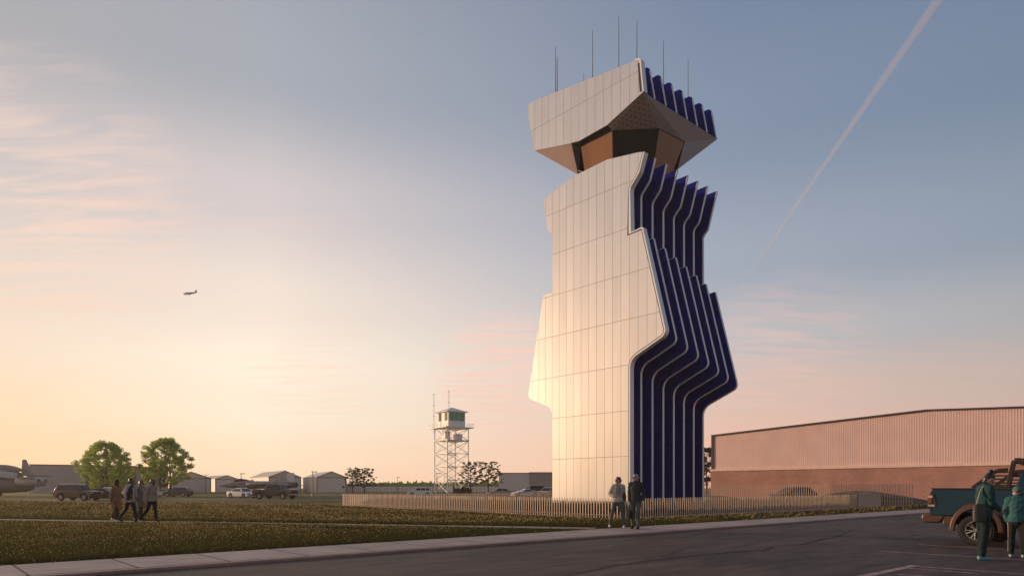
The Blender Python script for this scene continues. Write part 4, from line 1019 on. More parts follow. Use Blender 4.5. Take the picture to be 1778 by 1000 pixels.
# ------------------------------------------------------------------ the teal pickup close by
M_TEAL = mat('teal_truck_paint', (0.004, 0.036, 0.066), .30, .15, col2=(0.004, .032, .058), scale=.8, spec=.3)
M_BRONZ = mat('brown_trim_plastic', (0.10, 0.050, 0.032), .42, .2, col2=(.085, .043, .028), scale=3)
M_LENS = mat('clear_lamp_lens', (.62, .50, .40), .12, .2)
tx, ty = gpt(1693.5, 947)
ang = math.atan2(-SA*0 - CA*0 - 0.742, 0.670)
tk = thing('pickup_truck', 'teal pickup truck with brown wheel flares and a black sports bar on its bed', 'pickup truck', (tx+SA*.13, ty+CA*.13, 0.004), ang)
# local +x is forward; origin below the rear axle at the near wheel; body spans y = 0 .. 2.0 to the left
Wd = 2.0
def side_prof(xr, xf, zt, r=.47, z0=.37, zb=.70):
    pts = [(xr, zb)]
    for k in range(15):
        a = PI-.62-(PI-1.24)*k/14
        pts.append((r*1.16*math.cos(a), z0+r*1.32*math.sin(a)))
    pts += [(xf, .62), (xf, zt-.03), (xf-.03, zt), (xr+.05, zt), (xr, zt-.07), (xr-.03, 1.05)]
    return pts
bp = side_prof(-1.02, .80, 1.40)
bd = MB()
sl = []
for y, ins in ((-.02, .02), (-.05, 0), (.02, 0), (.10, .0)):
    ring = []
    for (x, z) in bp:
        dz = -.03*max(0, (z-1.18)/.2) if y <= -.02 else 0
        bulge = -.035*math.sin(max(0, min(1, (z-.6)/.75))*PI)
        ring.append((x, y+bulge+(0.03 if ins else 0)*0, z))
    sl.append(ring)
# one flank as a slab 0.12 thick, mirrored for the far flank
for flip in (False, True):
    vs = []
    rings = []
    for y in (-.04, .0, .08):
        ring = []
        for (x, z) in bp:
            b_ = -.045*math.sin(max(0, min(1, (z-.55)/.80))*PI)-(.02 if 1.0 < z < 1.12 else 0)
            yy = y + (b_ if y < .05 else 0) + (.015 if (y < -.03 and (z > 1.36 or x < -.98)) else 0)
            ring.append((x, (Wd-yy) if flip else yy, z))
        rings.append(ring)
    bd.loft(rings)
bd.box((-.97, Wd/2, 1.03), (.07, Wd-.16, .66)); bd.box((.76, Wd/2, 1.05), (.06, Wd-.16, .62)); bd.box((-.1, Wd/2, .80), (1.76, Wd-.2, .06))
body = bd.build('bed_body', M_TEAL, tk, smooth=True, bevel=.02, seg=3)
cr_ = MB()
for y in (.02, Wd-.02): cr_.box((-.10, y, 1.41), (1.80, .13, .035))
cr_.build('bed_rail_cap', M_PLAS, tk, bevel=.012)
# wheel flare
for flip in (False, True):
    fl = MB(); rings = []
    for k in range(21):
        a = PI+.05-(PI+.10)*k/20
        c_, s_2 = math.cos(a), math.sin(a)
        def RP(rx, rz_, y): return (rx*c_, (Wd-y) if flip else y, .37+rz_*s_2)
        rings.append([RP(.46, .53, -.03), RP(.47, .54, -.115), RP(.56, .66, -.105), RP(.60, .70, -.03)])
    fl.loft(rings); fl.build('wheel_flare', M_BRONZ, tk, smooth=True, bevel=.01)
def big_wheel(x, y, side):
    r, w = .375, .27
    wl = MB(); wl.lathe([(r*.60, -w/2+.02), (r*.70, -w/2), (r*.90, -w/2), (r, -w*.36), (r, w*.36), (r*.90, w/2), (r*.70, w/2), (r*.60, w/2-.02)], n=40, axis='y', cap=False)
    for k in range(34):
        a = 2*PI*k/34
        for sg_ in (-1, 1):
            wl.box((r*1.0*math.cos(a+sg_*.04), sg_*w*.30, r*1.0*math.sin(a+sg_*.04)), (.026, w*.34, .04), M=Matrix.Rotation(-a, 3, 'Y'))
    t = wl.build('wheel', M_TYRE, tk, loc=(x, y, r), smooth=True)
    yo = side*(w/2-.015); rm = MB()
    rm.lathe([(r*.62, yo-side*.10), (r*.645, yo), (r*.585, yo), (r*.555, yo-side*.10)], n=36, axis='y', cap=False)
    rm.lathe([(.001, yo-side*.01), (r*.13, yo-side*.012), (r*.17, yo-side*.05), (r*.17, yo-side*.09), (.001, yo-side*.09)], n=16, axis='y')
    for k in range(6):
        a = 2*PI*k/6+.2; p0 = (r*.14*math.cos(a), yo-side*.04, r*.14*math.sin(a))
        for da in (-.20, .20):
            pm = (r*.36*math.cos(a+da*.75), yo-side*.03, r*.36*math.sin(a+da*.75)); p1 = (r*.60*math.cos(a+da), yo-side*.015, r*.60*math.sin(a+da))
            rm.bar(p0, pm, .026, .035, up=(0, 1, 0)); rm.bar(pm, p1, .024, .03, up=(0, 1, 0))
    for k in range(6):
        a = 2*PI*k/6+.72; rm.ball((r*.10*math.cos(a), yo-side*.008, r*.10*math.sin(a)), .010, 6, 4)
    rm.build('rim', M_ALLOY, t)
    MB().lathe([(r*.56, yo-side*.14), (r*.56, yo-side*.13), (.001, yo-side*.13), (.001, yo-side*.14)], n=24, axis='y').build('brake_disc', M_PLAS, t)
for x in (0, 3.55):
    big_wheel(x, .02, -1); big_wheel(x, Wd-.02, 1)
# rear bumper wraps the corner
mb = MB(); bpl = [(-1.24, .62), (-1.22, .76), (-.98, .80), (-.70, .76), (-.70, .66), (-.80, .53), (-1.18, .52)]
mb.prism(bpl, -.05, Wd+.05, 'y'); mb.build('rear_bumper', M_BRONZ, tk, bevel=.045, seg=4, smooth=True)
mb = MB(); mb.prism([(-.74, .50), (-.74, .72), (-.52, .72), (-.44, .52), (-.55, .46)], -.03, .06, 'y'); mb.prism([(-.74, .50), (-.74, .72), (-.52, .72), (-.44, .52), (-.55, .46)], Wd-.06, Wd+.03, 'y'); mb.build('lower_trim', M_BRONZ, tk, bevel=.02)
for y0, sd in ((0, -1), (Wd, 1)):
    ll = MB(); q = [(-1.075, .93), (-1.085, 1.26), (-.93, 1.28), (-.84, .92)]
    ll.prism(q, y0+sd*.055, y0-sd*.10, 'y')
    lo_ = ll.build('tail_light', M_PLAS, tk, bevel=.015)
    lm = MB()
    lm.box((-1.02, y0+sd*.058, 1.205), (.11, .02, .07)); lm.box((-.99, y0+sd*.058, .975), (.15, .02, .05))
    lm.build('clear_lens', M_LENS, lo_)
    lm = MB(); lm.box((-1.02, y0+sd*.058, 1.09), (.07, .02, .12)); lm.build('red_lens', M_TAILL, lo_)
# cab and front
cbm = MB(); cpf = [(.83, .60), (3.0, .60)]
for k in range(13):
    a = PI-.5-(PI-1.0)*k/12; cpf.append((3.55+.55*math.cos(a), .37+.6*math.sin(a)))
cpf += [(4.55, .60), (4.6, 1.1), (4.5, 1.28), (3.0, 1.38), (.83, 1.40)]
rings = []
for y in (-.03, .03, Wd-.03, Wd+.03): rings.append([(x, y, z) for x, z in cpf])
cbm.loft(rings); cbm.build('cab_body', M_TEAL, tk, smooth=True, bevel=.03, seg=3)
cb2 = MB(); rings = []
for z, ins, xa, xb in ((1.36, 0.02, .74, 3.0), (1.85, .14, .90, 2.15), (1.98, .24, 1.02, 2.0)): rings.append([(xa, ins, z), (xb, ins, z), (xb, Wd-ins, z), (xa, Wd-ins, z)])
cb2.loft(rings); cb2.build('cab', M_TEAL, tk, smooth=True, bevel=.05, seg=3)
gw = MB()
gw.add([(.94, .018, 1.46), (1.62, .018, 1.46), (1.62, .115, 1.83), (1.06, .115, 1.83), (.94, .05, 1.46), (1.62, .05, 1.46), (1.62, .145, 1.83), (1.06, .145, 1.83)], [(0,1,2,3),(7,6,5,4),(0,4,5,1),(1,5,6,2),(2,6,7,3),(3,7,4,0)])
gw.build('side_window', M_GLASS, tk)
# sports bar: louvred sails either side, hoop behind the cab
M_BAR = mat('black_sports_bar', (0.030, 0.020, 0.017), .5, .3)
sb = MB()
for y in (.10, Wd-.10):
    sb.bar((-.12, y, 1.43), (.40, y, 1.86), .07, .08); sb.bar((.40, y, 1.86), (.62, y, 1.88), .07, .08); sb.bar((.62, y, 1.43), (.74, y, 2.06), .08, .10); sb.bar((.62, y, 1.47), (-.05, y, 1.47), .05, .09)
    for k in range(4):
        z = 1.56+k*.085; xs = -.12+(z-1.43)*.52/.43+.05
        sb.bar((xs, y, z), (.66, y, z), .03, .035)
    sb.bar((.74, y, 2.06), (1.0, y, 2.06), .08, .07)
sb.bar((.74, .10, 2.06), (.74, Wd-.10, 2.06), .09, .09); sb.bar((.68, .1, 1.75), (.68, Wd-.1, 1.75), .05, .05)
for k in range(5): sb.box((.78, .35+k*.32, 2.11), (.12, .2, .10))
sb.build('sports_bar', M_BAR, tk, bevel=.008)
ub = MB(); ub.box((1.6, Wd/2, .56), (4.6, 1.1, .16)); ub.tube([(0, .1, .375), (0, Wd-.1, .375)], .06, 10); ub.tube([(3.55, .1, .375), (3.55, Wd-.1, .375)], .06, 10)
ub.build('underbody', M_PLAS, tk)
MB().tube([(.75, -.02, .50), (2.9, -.02, .50)], .045, 10).build('side_step', M_BRONZ, tk)
# ------------------------------------------------------------------ aircraft
M_JET = mat('grey_jet_paint', (0.36, 0.33, 0.31), .55, .1, col2=(.21, .19, .18), scale=.5)
M_JETD = mat('dark_jet_underside', (0.20, 0.165, 0.15), .6, .1, col2=(.17, .14, .125), scale=.5)
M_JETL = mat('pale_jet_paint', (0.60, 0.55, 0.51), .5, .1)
def ring(x, yc, zc, ry, rz_, n=16, p=1.0):
    return [(x, yc+ry*math.copysign(abs(math.cos(2*PI*k/n))**p, math.cos(2*PI*k/n)), zc+rz_*math.copysign(abs(math.sin(2*PI*k/n))**p, math.sin(2*PI*k/n))) for k in range(n)]
def plate_(mb, pts, th):
    """flat surface given by its outline in 3-D, thickened along its normal"""
    q = [Vector(p) for p in pts]; n = (q[1]-q[0]).cross(q[2]-q[0]).normalized()*th/2
    m = len(q); mb.add([p+n for p in q]+[p-n for p in q], [tuple(range(m)), tuple(range(2*m-1, m-1, -1))]+[(k, m+k, m+(k+1) % m, (k+1) % m) for k in range(m)])
# grey fighter on display, nose to the left of the picture; local +x is the nose
jx, jy = at(447, 124)
jt = thing('fighter_jet', 'grey twin tailed fighter jet with pointed nose behind the black pickup', 'fighter jet', (jx, jy, 0), R(171), 'fighter jets displayed on the airfield')
fz = 2.0
f = MB(); f.loft([ring(7.6, 0, fz-.15, .03, .03), ring(6.6, 0, fz-.10, .30, .28), ring(5.4, 0, fz, .52, .50), ring(4.0, 0, fz+.08, .66, .66), ring(2.5, 0, fz+.05, .85, .72), ring(1.0, 0, fz, 1.35, .72, p=.7), ring(-2.5, 0, fz, 1.45, .70, p=.7), ring(-5.5, 0, fz, 1.35, .62, p=.7), ring(-6.6, 0, fz, 1.15, .5, p=.8)])
f.build('fuselage', M_JET, jt, smooth=True)
c = MB(); c.loft([ring(4.9, 0, fz+.50, .05, .03), ring(4.2, 0, fz+.72, .34, .32), ring(3.3, 0, fz+.78, .40, .42), ring(2.2, 0, fz+.70, .36, .32), ring(.9, 0, fz+.62, .2, .12)]); c.build('canopy', M_GLASS, jt, smooth=True)
for sd in (-1, 1):
    w = MB(); plate_(w, [(1.6, sd*1.2, fz+.2), (-1.6, sd*5.6, fz+.1), (-2.9, sd*5.6, fz+.1), (-3.6, sd*1.2, fz+.2)], .16); w.build('wing', M_JET, jt)
    w = MB(); plate_(w, [(-4.3, sd*1.2, fz-.05), (-6.3, sd*3.4, fz-.1), (-7.2, sd*3.4, fz-.1), (-6.9, sd*1.2, fz-.05)], .12); w.build('stabilizer', M_JET, jt)
    w = MB(); plate_(w, [(-3.6, sd*1.25, fz+.5), (-5.3, sd*1.65, fz+2.2), (-6.3, sd*1.65, fz+2.2), (-6.5, sd*1.25, fz+.5)], .14); w.build('tail_fin', M_JETL, jt)
    w = MB(); w.box((2.0, sd*1.05, fz-.1), (1.8, .7, 1.1)); w.build('air_intake', M_JETD, jt, bevel=.08)
    w = MB(); w.lathe([(.55, -6.4), (.50, -7.3), (.42, -7.3), (.42, -6.4)], c=(0, sd*.6, fz), n=16, axis='x'); w.build('exhaust_nozzle', M_JETD, jt, smooth=True)
    w = MB(); w.tube([(-1.2, sd*1.4, fz-.5), (-1.2, sd*1.4, .4)], .09, 8); w.lathe([(.4, -.12), (.4, .12)], c=(-1.2, sd*1.4, .4), n=16, axis='y'); w.build('landing_gear', M_PLAS, jt)
w = MB(); w.tube([(3.6, 0, fz-.5), (3.6, 0, .3)], .08, 8); w.lathe([(.3, -.1), (.3, .1)], c=(3.6, 0, .3), n=16, axis='y'); w.build('landing_gear', M_PLAS, jt)
# big jet cut by the frame: only its tail shows
def zP(py, Yd=120): return gz(py, Yd)
bx0, by0 = at(30, 120)
bj = thing('fighter_jet', 'big dark grey jet whose tail fin and round exhaust show beside the grey hall', 'fighter jet', (bx0, by0, 0), R(183), 'fighter jets displayed on the airfield')
kx = 120/F      # metres per pixel there; local +x points to the left of the picture
def LX(px): return -(px-30)*kx
f = MB(); f.loft([ring(LX(56), 0, zP(846), .5, .35), ring(LX(46), 0, zP(846), 1.1, .75), ring(LX(24), 0, zP(842), 1.5, 1.30, p=.8), ring(LX(0), 0, zP(841), 1.7, 1.5, p=.8), ring(LX(-60), 0, zP(840), 1.8, 1.6, p=.8), ring(LX(-120), 0, zP(838), 1.3, 1.3), ring(LX(-170), 0, zP(840), .1, .1)])
f.build('fuselage', M_JETD, bj, smooth=True)
f = MB(); f.loft([ring(LX(40), 0, zP(816), .15, .12), ring(LX(28), 0, zP(815), .5, .55), ring(LX(12), 0, zP(815), .8, .85), ring(LX(-5), 0, zP(817), .95, 1.1), ring(LX(-40), 0, zP(818), .95, 1.15), ring(LX(-90), 0, zP(822), .7, .9), ring(LX(-120), 0, zP(830), .2, .3)])
f.build('dorsal_spine', M_JET, bj, smooth=True)
for sd in (-1, 1):
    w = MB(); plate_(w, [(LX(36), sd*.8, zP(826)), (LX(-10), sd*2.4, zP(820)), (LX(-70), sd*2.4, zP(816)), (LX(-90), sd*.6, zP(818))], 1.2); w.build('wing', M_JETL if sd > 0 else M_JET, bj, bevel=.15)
    w = MB(); w.lathe([(.72, LX(36)), (.84, LX(44)), (.84, LX(62)), (.70, LX(70.5)), (.55, LX(72)), (.45, LX(66))], c=(0, sd*.95, zP(836)), n=24, axis='x'); w.build('exhaust_nozzle', M_JETL, bj, smooth=True)
    w = MB(); plate_(w, [(LX(36), sd*1.5, zP(826.5)), (LX(52), sd*3.6, zP(826)), (LX(66), sd*3.6, zP(825.8)), (LX(70), sd*1.3, zP(825))], .14); w.build('stabilizer', M_JET, bj)
    w = MB(); w.tube([(LX(-10), sd*1.4, 1.2), (LX(-10), sd*1.4, .4)], .15, 8); w.lathe([(.5, -.2), (.5, .2)], c=(LX(-10), sd*1.4, .5), n=16, axis='y'); w.build('landing_gear', M_PLAS, bj)
w = MB(); plate_(w, [(LX(37), 0, zP(826)), (LX(39), 0, zP(797.5)), (LX(44.5), 0, zP(797.5)), (LX(54), 0, zP(819)), (LX(60), 0, zP(825))], .3); w.build('tail_fin', M_JET, bj, bevel=.06)
# light aircraft in the sky
M_AIRP = mat('hazed_aircraft_paint', (.75, .68, .64), .5)  # lightened so the paint carries the haze in front of the plane
px_, Yp = 330, 390
pl_ = thing('light_aircraft', 'small grey propeller plane flying alone in the pale sky', 'airplane', (gx(px_, Yp), Yp, gz(509.5, Yp)), R(188)); pl_.rotation_euler = (R(-22), R(6), R(188))
f = MB(); f.loft([ring(3.4, 0, 0, .12, .12), ring(3.0, 0, 0, .40, .45), ring(1.5, 0, .1, .55, .65), ring(-.5, 0, .1, .5, .6), ring(-3.6, 0, .25, .14, .2)]); f.build('fuselage', M_AIRP, pl_, smooth=True)
w = MB(); plate_(w, [(1.2, -4.6, .1), (1.4, 0, -.1), (1.2, 4.6, .1), (.1, 4.6, .1), (-.3, 0, -.1), (.1, -4.6, .1)], .16); w.build('wing', M_AIRP, pl_)
w = MB(); plate_(w, [(-2.9, -1.5, .3), (-2.7, 0, .3), (-2.9, 1.5, .3), (-3.7, 1.5, .3), (-3.8, 0, .3), (-3.7, -1.5, .3)], .1); w.build('tailplane', M_AIRP, pl_)
w = MB(); plate_(w, [(-2.6, 0, .3), (-3.3, 0, 1.75), (-3.9, 0, 1.75), (-3.9, 0, .2)], .14); w.build('tail_fin', M_AIRP, pl_)
w = MB(); w.bar((3.5, 0, -1.0), (3.5, 0, 1.0), .05, .16); w.ball((3.5, 0, 0), .14, 8, 5); w.build('propeller', M_PLAS, pl_)
for q in ((.6, -1, -.9), (.6, 1, -.9), (2.4, 0, -.9)):
    w = MB(); w.tube([(q[0], q[1]*.4, -.3), q], .06, 6); w.ball(q, .2, 8, 5); w.build('landing_gear', M_PLAS, pl_)
# ------------------------------------------------------------------ people
from mathutils import noise as mnoise
M_SKIN = [mat('fair_skin', (.46, .27, .19), .55, col2=(.42, .235, .165), scale=9), mat('brown_skin', (.22, .115, .075), .55, col2=(.19, .10, .065), scale=9)]
M_EYEW = mat('dark_eyewear', (.012, .011, .011), .15)
M_MOUTH = mat('lip', (.28, .10, .08), .5)
def cloth(name, c, c2=None, rough=.85): return mat(name, c, rough, col2=c2 or tuple(x*.72 for x in c), scale=7, bump=.35, bscale=30, spec=.2)
class Fig:
    """closed tapered tubes, fused into one continuous skin by a voxel remesh"""
    def __init__(s): s.mb = MB()
    def limb(s, pts, rad, side=(0, 1, 0), n=12, flat=False):
        """rad: (along side, across side) per point"""
        pts = [Vector(p) for p in pts]; sd = Vector(side); rings = []
        P = []; Rr = []
        for i in range(len(pts)-1):
            for k in range(3):
                t = k/3; P.append(pts[i].lerp(pts[i+1], t)); a, b = rad[i], rad[i+1]; Rr.append((a[0]+(b[0]-a[0])*t, a[1]+(b[1]-a[1])*t))
        P.append(pts[-1]); Rr.append(rad[-1])
        for i, p in enumerate(P):
            t = (P[min(i+1, len(P)-1)]-P[max(i-1, 0)]).normalized()
            a = sd - t*sd.dot(t)
            if a.length < 1e-3: a = Vector((1, 0, 0)) - t*t.x
            a.normalize(); b = t.cross(a)
            rings.append([p+a*math.cos(2*PI*k/n)*Rr[i][0]+b*math.sin(2*PI*k/n)*Rr[i][1] for k in range(n)])
        # domed ends
        t0 = (P[0]-P[1]).normalized(); t1 = (P[-1]-P[-2]).normalized()
        def dome(ring, c, t, r):
            return [[c+(q-c)*k+t*r*h for q in ring] for k, h in ((.80, .5), (.35, .85))]
        d0 = dome(rings[0], P[0], t0, min(Rr[0]) if not flat else .004); d1 = dome(rings[-1], P[-1], t1, min(Rr[-1]))
        s.mb.loft(d0[::-1]+rings+d1); return s
    def ball(s, c, r): s.mb.ball(c, r, 14, 9); return s
    def skin(s, name, m, parent, vox=.009, smooth=4, label=None, fold=0.0):
        o = s.mb.build(name, m, parent, label=label)
        rm = o.modifiers.new('r', 'REMESH'); rm.mode = 'VOXEL'; rm.voxel_size = vox; rm.use_smooth_shade = True
        sm = o.modifiers.new('s', 'SMOOTH'); sm.factor = .5; sm.iterations = smooth
        dg = bpy.context.evaluated_depsgraph_get(); me = D.meshes.new_from_object(o.evaluated_get(dg))
        o.modifiers.clear(); old = o.data; o.data = me; D.meshes.remove(old)
        if fold:
            n_ = len(me.vertices); cos = np.empty(n_*3, np.float32); nor = np.empty(n_*3, np.float32)
            me.vertices.foreach_get('co', cos); me.vertices.foreach_get('normal', nor); cos = cos.reshape(-1, 3); nor = nor.reshape(-1, 3)
            sd = random.uniform(0, 50); d = np.empty(n_, np.float32)
            for i, c in enumerate(cos.tolist()):
                d[i] = mnoise.noise((c[0]*7+sd, c[1]*7, c[2]*13+c[1]*6))*.65 + mnoise.noise((c[0]*17+sd, c[1]*17, c[2]*24-c[0]*12))*.45
            me.vertices.foreach_set('co', (cos+nor*(d*fold)[:, None]).ravel()); me.update()
        for p in me.polygons: p.use_smooth = True
        return o
def person(label, loc, rz, h, legs, arms, lean=0, head=(0, 0), skin=0, wear=(), group=None, twist=0, vox=.009, z0=0.0, build_=1.0, curl=.5):
    k = h/1.75; t = thing('person', label, 'person', (loc[0], loc[1], z0), rz, group)
    r = math.radians
    def dirv(a, side=0): return Vector((math.sin(a), side, -math.cos(a))).normalized()
    J = {}
    pel = Vector((0, 0, .95)); J['legs'] = []
    for i, (sw, kn, sp) in enumerate(legs):
        sd = 1 if i == 0 else -1
        hip = pel+Vector((0, sd*.088, -.03)); d1 = dirv(r(sw), sd*math.sin(r(sp))); kne = hip+d1*.44; d2 = dirv(r(sw-kn), sd*math.sin(r(sp*.8))); ank = kne+d2*.425
        J['legs'].append([hip, kne, ank, r((sw-kn)*.55 if kn > 15 else 0)])
    dz = min(l[2].z for l in J['legs'])-.085
    up = Vector((math.sin(r(lean)), 0, math.cos(r(lean))))
    off = Vector((0, 0, -dz)); pel += off
    for l in J['legs']:
        for q in range(3): l[q] = l[q]+off
    wai = pel+up*.13; che = pel+up*.34; shc = pel+up*.49; nek = pel+up*.555+Vector((.008, 0, 0)); hd = pel+up*.70+Vector((.022+.0012*max(0, head[1]), 0, -.0008*max(0, head[1])))
    J.update(pel=pel, wai=wai, che=che, shc=shc, nek=nek, hd=hd); J['arms'] = []
    tw_ = Matrix.Rotation(r(twist), 3, 'Z')
    for i, (sw, ab, el, inn) in enumerate(arms):
        sd = 1 if i == 0 else -1
        s0 = shc+tw_ @ Vector((0, sd*.168*build_, -.015)); d1 = tw_ @ Vector((math.sin(r(sw))*math.cos(r(ab)), sd*math.sin(r(ab)), -math.cos(r(sw))*math.cos(r(ab))))
        elb = s0+d1*.29
        a2 = r(sw+el); d2 = tw_ @ Vector((math.sin(a2)*math.cos(r(inn)), -sd*math.sin(r(inn)), -math.cos(a2)*math.cos(r(inn)))); wr = elb+d2.normalized()*.255
        J['arms'].append([s0, elb, wr, d2.normalized()])
    SCL = lambda f: f
    HR = Matrix.Rotation(r(head[0]), 3, 'Z') @ Matrix.Rotation(r(head[1]), 3, 'Y')
    def HP(x, y, z): return hd+HR @ Vector((x, y, z))
    def torso(f, g, flat=False):
        """ellipse radii (side, front) grown by g"""
        b_ = build_
        f.limb([pel-up*.07, pel, wai, che, shc], [(.145*b_+g, .105*b_+g), (.165*b_+g, .118*b_+g), (.138*b_+g, .10*b_+g), (.165*b_+g, .122*b_+g), (.125*b_+g, .078+g)], flat=flat)
        for i in range(2): f.limb([shc+Vector((0, 0, .0)), J['arms'][i][0]], [(.075+g, .070+g), (.058+g, .060+g)], side=(1, 0, 0))
    def arm(f, i, g, end=1.0, flare=0):
        s0, e, w_, d = J['arms'][i]; w2 = e.lerp(w_, end)
        f.limb([s0, s0.lerp(e, .5), e, e.lerp(w2, .35), w2], [(.056+g, .056+g), (.050+g, .050+g), (.041+g, .041+g), (.041+g, .041+g), (.030+g+flare, .027+g+flare)], side=(1, 0, 0))
    def leg(f, i, g, end=1.0, wide=0):
        hp, kn, an, _ = J['legs'][i]; a2 = kn.lerp(an, end)
        f.limb([hp+Vector((0, 0, .05)), hp.lerp(kn, .4), kn, kn.lerp(a2, .35)-Vector((.012, 0, 0)), a2], [(.088+g, .090+g), (.080+g, .080+g), (.055+g+wide*.5, .057+g+wide*.5), (.053+g+wide*.8, .058+g+wide*.8), (.038+g+wide, .040+g+wide)])
    # --- the body, one skin
    f = Fig(); torso(f, 0)
    f.limb([shc, nek, hd-up*.03], [(.075, .065), (.055, .058), (.052, .056)])
    for i in range(2):
        arm(f, i, 0); leg(f, i, 0)
        hp, kn, an, pt = J['legs'][i]; fw = Vector((math.cos(pt), 0, math.sin(pt))); dn = Vector((math.sin(pt), 0, -math.cos(pt)))
        f.limb([an-fw*.045+dn*.045, an+fw*.06+dn*.045, an+fw*.15+dn*.055], [(.034, .035), (.042, .030), (.034, .020)])
        # hand: palm, four bent fingers of unequal length, thumb off the side
        s0, e, w_, d = J['arms'][i]; sd = 1 if i == 0 else -1
        fwd = Vector((1, 0, 0)); fwd = (fwd-d*fwd.dot(d)).normalized(); inn = d.cross(fwd)*(1 if i == 0 else -1)
        if inn.dot(Vector((0, -sd, 0))) < 0: inn = -inn
        f.limb([w_, w_+d*.035, w_+d*.085], [(.026, .017), (.038, .016), (.040, .014)], side=fwd)
        for q, (ln, o_) in enumerate(((.062, .031), (.074, .011), (.069, -.010), (.053, -.030))):
            b0 = w_+d*.085+fwd*o_; c1 = b0+(d*.93+inn*.30*curl*2).normalized()*ln*.5; c2 = c1+(d*.65+inn*.9*curl*2).normalized()*ln*.5
            f.limb([b0-d*.012, c1, c2], [(.0092, .0092), (.0088, .0088), (.0075, .0075)], side=fwd, n=8)
        t0 = w_+d*.03+fwd*.032; t1 = t0+(d*.6+fwd*.65+inn*.25).normalized()*.035; t2 = t1+(d*.85+fwd*.2+inn*.35).normalized()*.032
        f.limb([t0-fwd*.01, t1, t2], [(.0125, .0125), (.0105, .0105), (.0085, .0085)], side=fwd, n=8)
    rings = []
    for zc, rx, ry, xo in ((-.122, .020, .022, .052), (-.112, .042, .040, .040), (-.085, .066, .056, .022), (-.045, .083, .066, .010), (0, .094, .073, 0), (.045, .097, .076, -.004), (.085, .080, .066, -.008), (.108, .052, .045, -.010), (.120, .020, .018, -.010)):
        rings.append([HP(xo+rx*math.cos(2*PI*q/18), ry*math.sin(2*PI*q/18), zc) for q in range(18)])
    f.mb.loft(rings)
    f.limb([HP(.090, 0, .012), HP(.103, 0, -.012), HP(.113, 0, -.034), HP(.094, 0, -.043)], [(.010, .010), (.011, .011), (.016, .013), (.014, .010)], n=8)
    f.limb([HP(.080, -.03, .030), HP(.092, 0, .026), HP(.080, .03, .030)], [(.010, .010)]*3, side=(0, 0, 1), n=8)
    f.limb([HP(.078, -.018, -.072), HP(.090, 0, -.073), HP(.078, .018, -.072)], [(.011, .009)]*3, side=(0, 0, 1), n=8)
    for sd in (-1, 1): f.limb([HP(-.005, sd*.076, .022), HP(-.010, sd*.082, 0), HP(0, sd*.074, -.03)], [(.010, .014), (.011, .016), (.009, .009)], n=8)
    f.skin('body', M_SKIN[skin], t, vox=vox*.85, smooth=3)
    e = MB()
    for sd in (-1, 1): e.ball(HP(.084, sd*.031, .004), .0125, 8, 6)
    e.build('eyes', M_EYEW, t, smooth=True)
    e = MB(); e.tube([HP(.086, -.022, -.0725), HP(.099, 0, -.0725), HP(.086, .022, -.0725)], .0055, 6); e.build('mouth', M_MOUTH, t, smooth=True)
    # --- what is worn
    for wv in wear:
        kind, m = wv[0], wv[1]; a = wv[2] if len(wv) > 2 else {}
        f = Fig()
        if kind == 'trousers':
            g = a.get('g', .012); f.limb([pel-up*.10, pel-up*.02, pel+up*.07], [(.150+g, .112+g), (.166+g, .122+g), (.150+g, .112+g)])
            for i in range(2): leg(f, i, g, a.get('end', .96), a.get('wide', 0))
            f.skin('trousers', m, t, vox=vox*1.15, smooth=3, fold=.010)
        elif kind == 'stripe':
            mb = MB()
            for sd in (1,):
                i = a.get('side', 0); sgn_ = 1 if i == 0 else -1; hp, kn, an, _ = J['legs'][i]
                mb.tube([hp.lerp(kn, .15)+Vector((-.01, sgn_*.094, 0)), hp.lerp(kn, .5)+Vector((-.01, sgn_*.082, 0)), kn+Vector((-.01, sgn_*.064, 0)), kn.lerp(an, .4)+Vector((-.015, sgn_*.064, 0)), an+Vector((0, sgn_*.052, .05))], .018, 6)
            mb.build('trouser_stripe', m, t, smooth=True)
        elif kind in ('jacket', 'shirt', 'sweater'):
            g = a.get('g', .022); torso(f, g, True)
            if a.get('hem'): f.limb([pel-up*a['hem'], pel+up*.03, wai], [(.172+g, .128+g), (.170+g, .124+g), (.145+g, .11+g)], flat=True)
            for i in range(2): arm(f, i, g*.8, a.get('sleeve', .93))
            if a.get('collar', 1): f.limb([shc+up*.01, nek+up*.0], [(.090+g*.5, .082+g*.5), (.070+g*.3, .072+g*.3)])
            f.skin(kind, m, t, vox=vox*1.15, smooth=3, fold=.016)
        elif kind == 'coat':
            g = a.get('g', .028); torso(f, g); ln = a.get('len', .42)
            legc = (J['legs'][0][1]+J['legs'][1][1])/2
            lo = pel+Vector((legc.x*.35-.01, 0, -ln))
            f.limb([lo, pel-up*.12, pel+up*.05, wai, che], [(.205+g, .19+g), (.178+g, .145+g), (.170+g, .13+g), (.150+g, .115+g), (.168+g, .13+g)], flat=True)
            for i in range(2): arm(f, i, g*.8, .95, .006)
            f.limb([shc+up*.01, nek+up*.01], [(.098, .092), (.082, .084)])
            f.skin('coat', m, t, vox=vox*1.15, smooth=3, fold=.018)
        elif kind == 'vest':
            g = a.get('g', .034); b_ = build_
            f.limb([pel-up*.06, pel+up*.02, wai, che, shc-up*.01], [(.160*b_+g, .112*b_+g), (.160*b_+g, .112*b_+g), (.140*b_+g, .102*b_+g), (.160*b_+g, .122*b_+g), (.135*b_+g, .082+g)], flat=True)
            f.skin('vest', m, t, vox=vox*1.15, smooth=3)
        elif kind == 'front':       # lighter shirt front showing in the opening
            g = a.get('g', .040)
            mb = MB(); rows = []
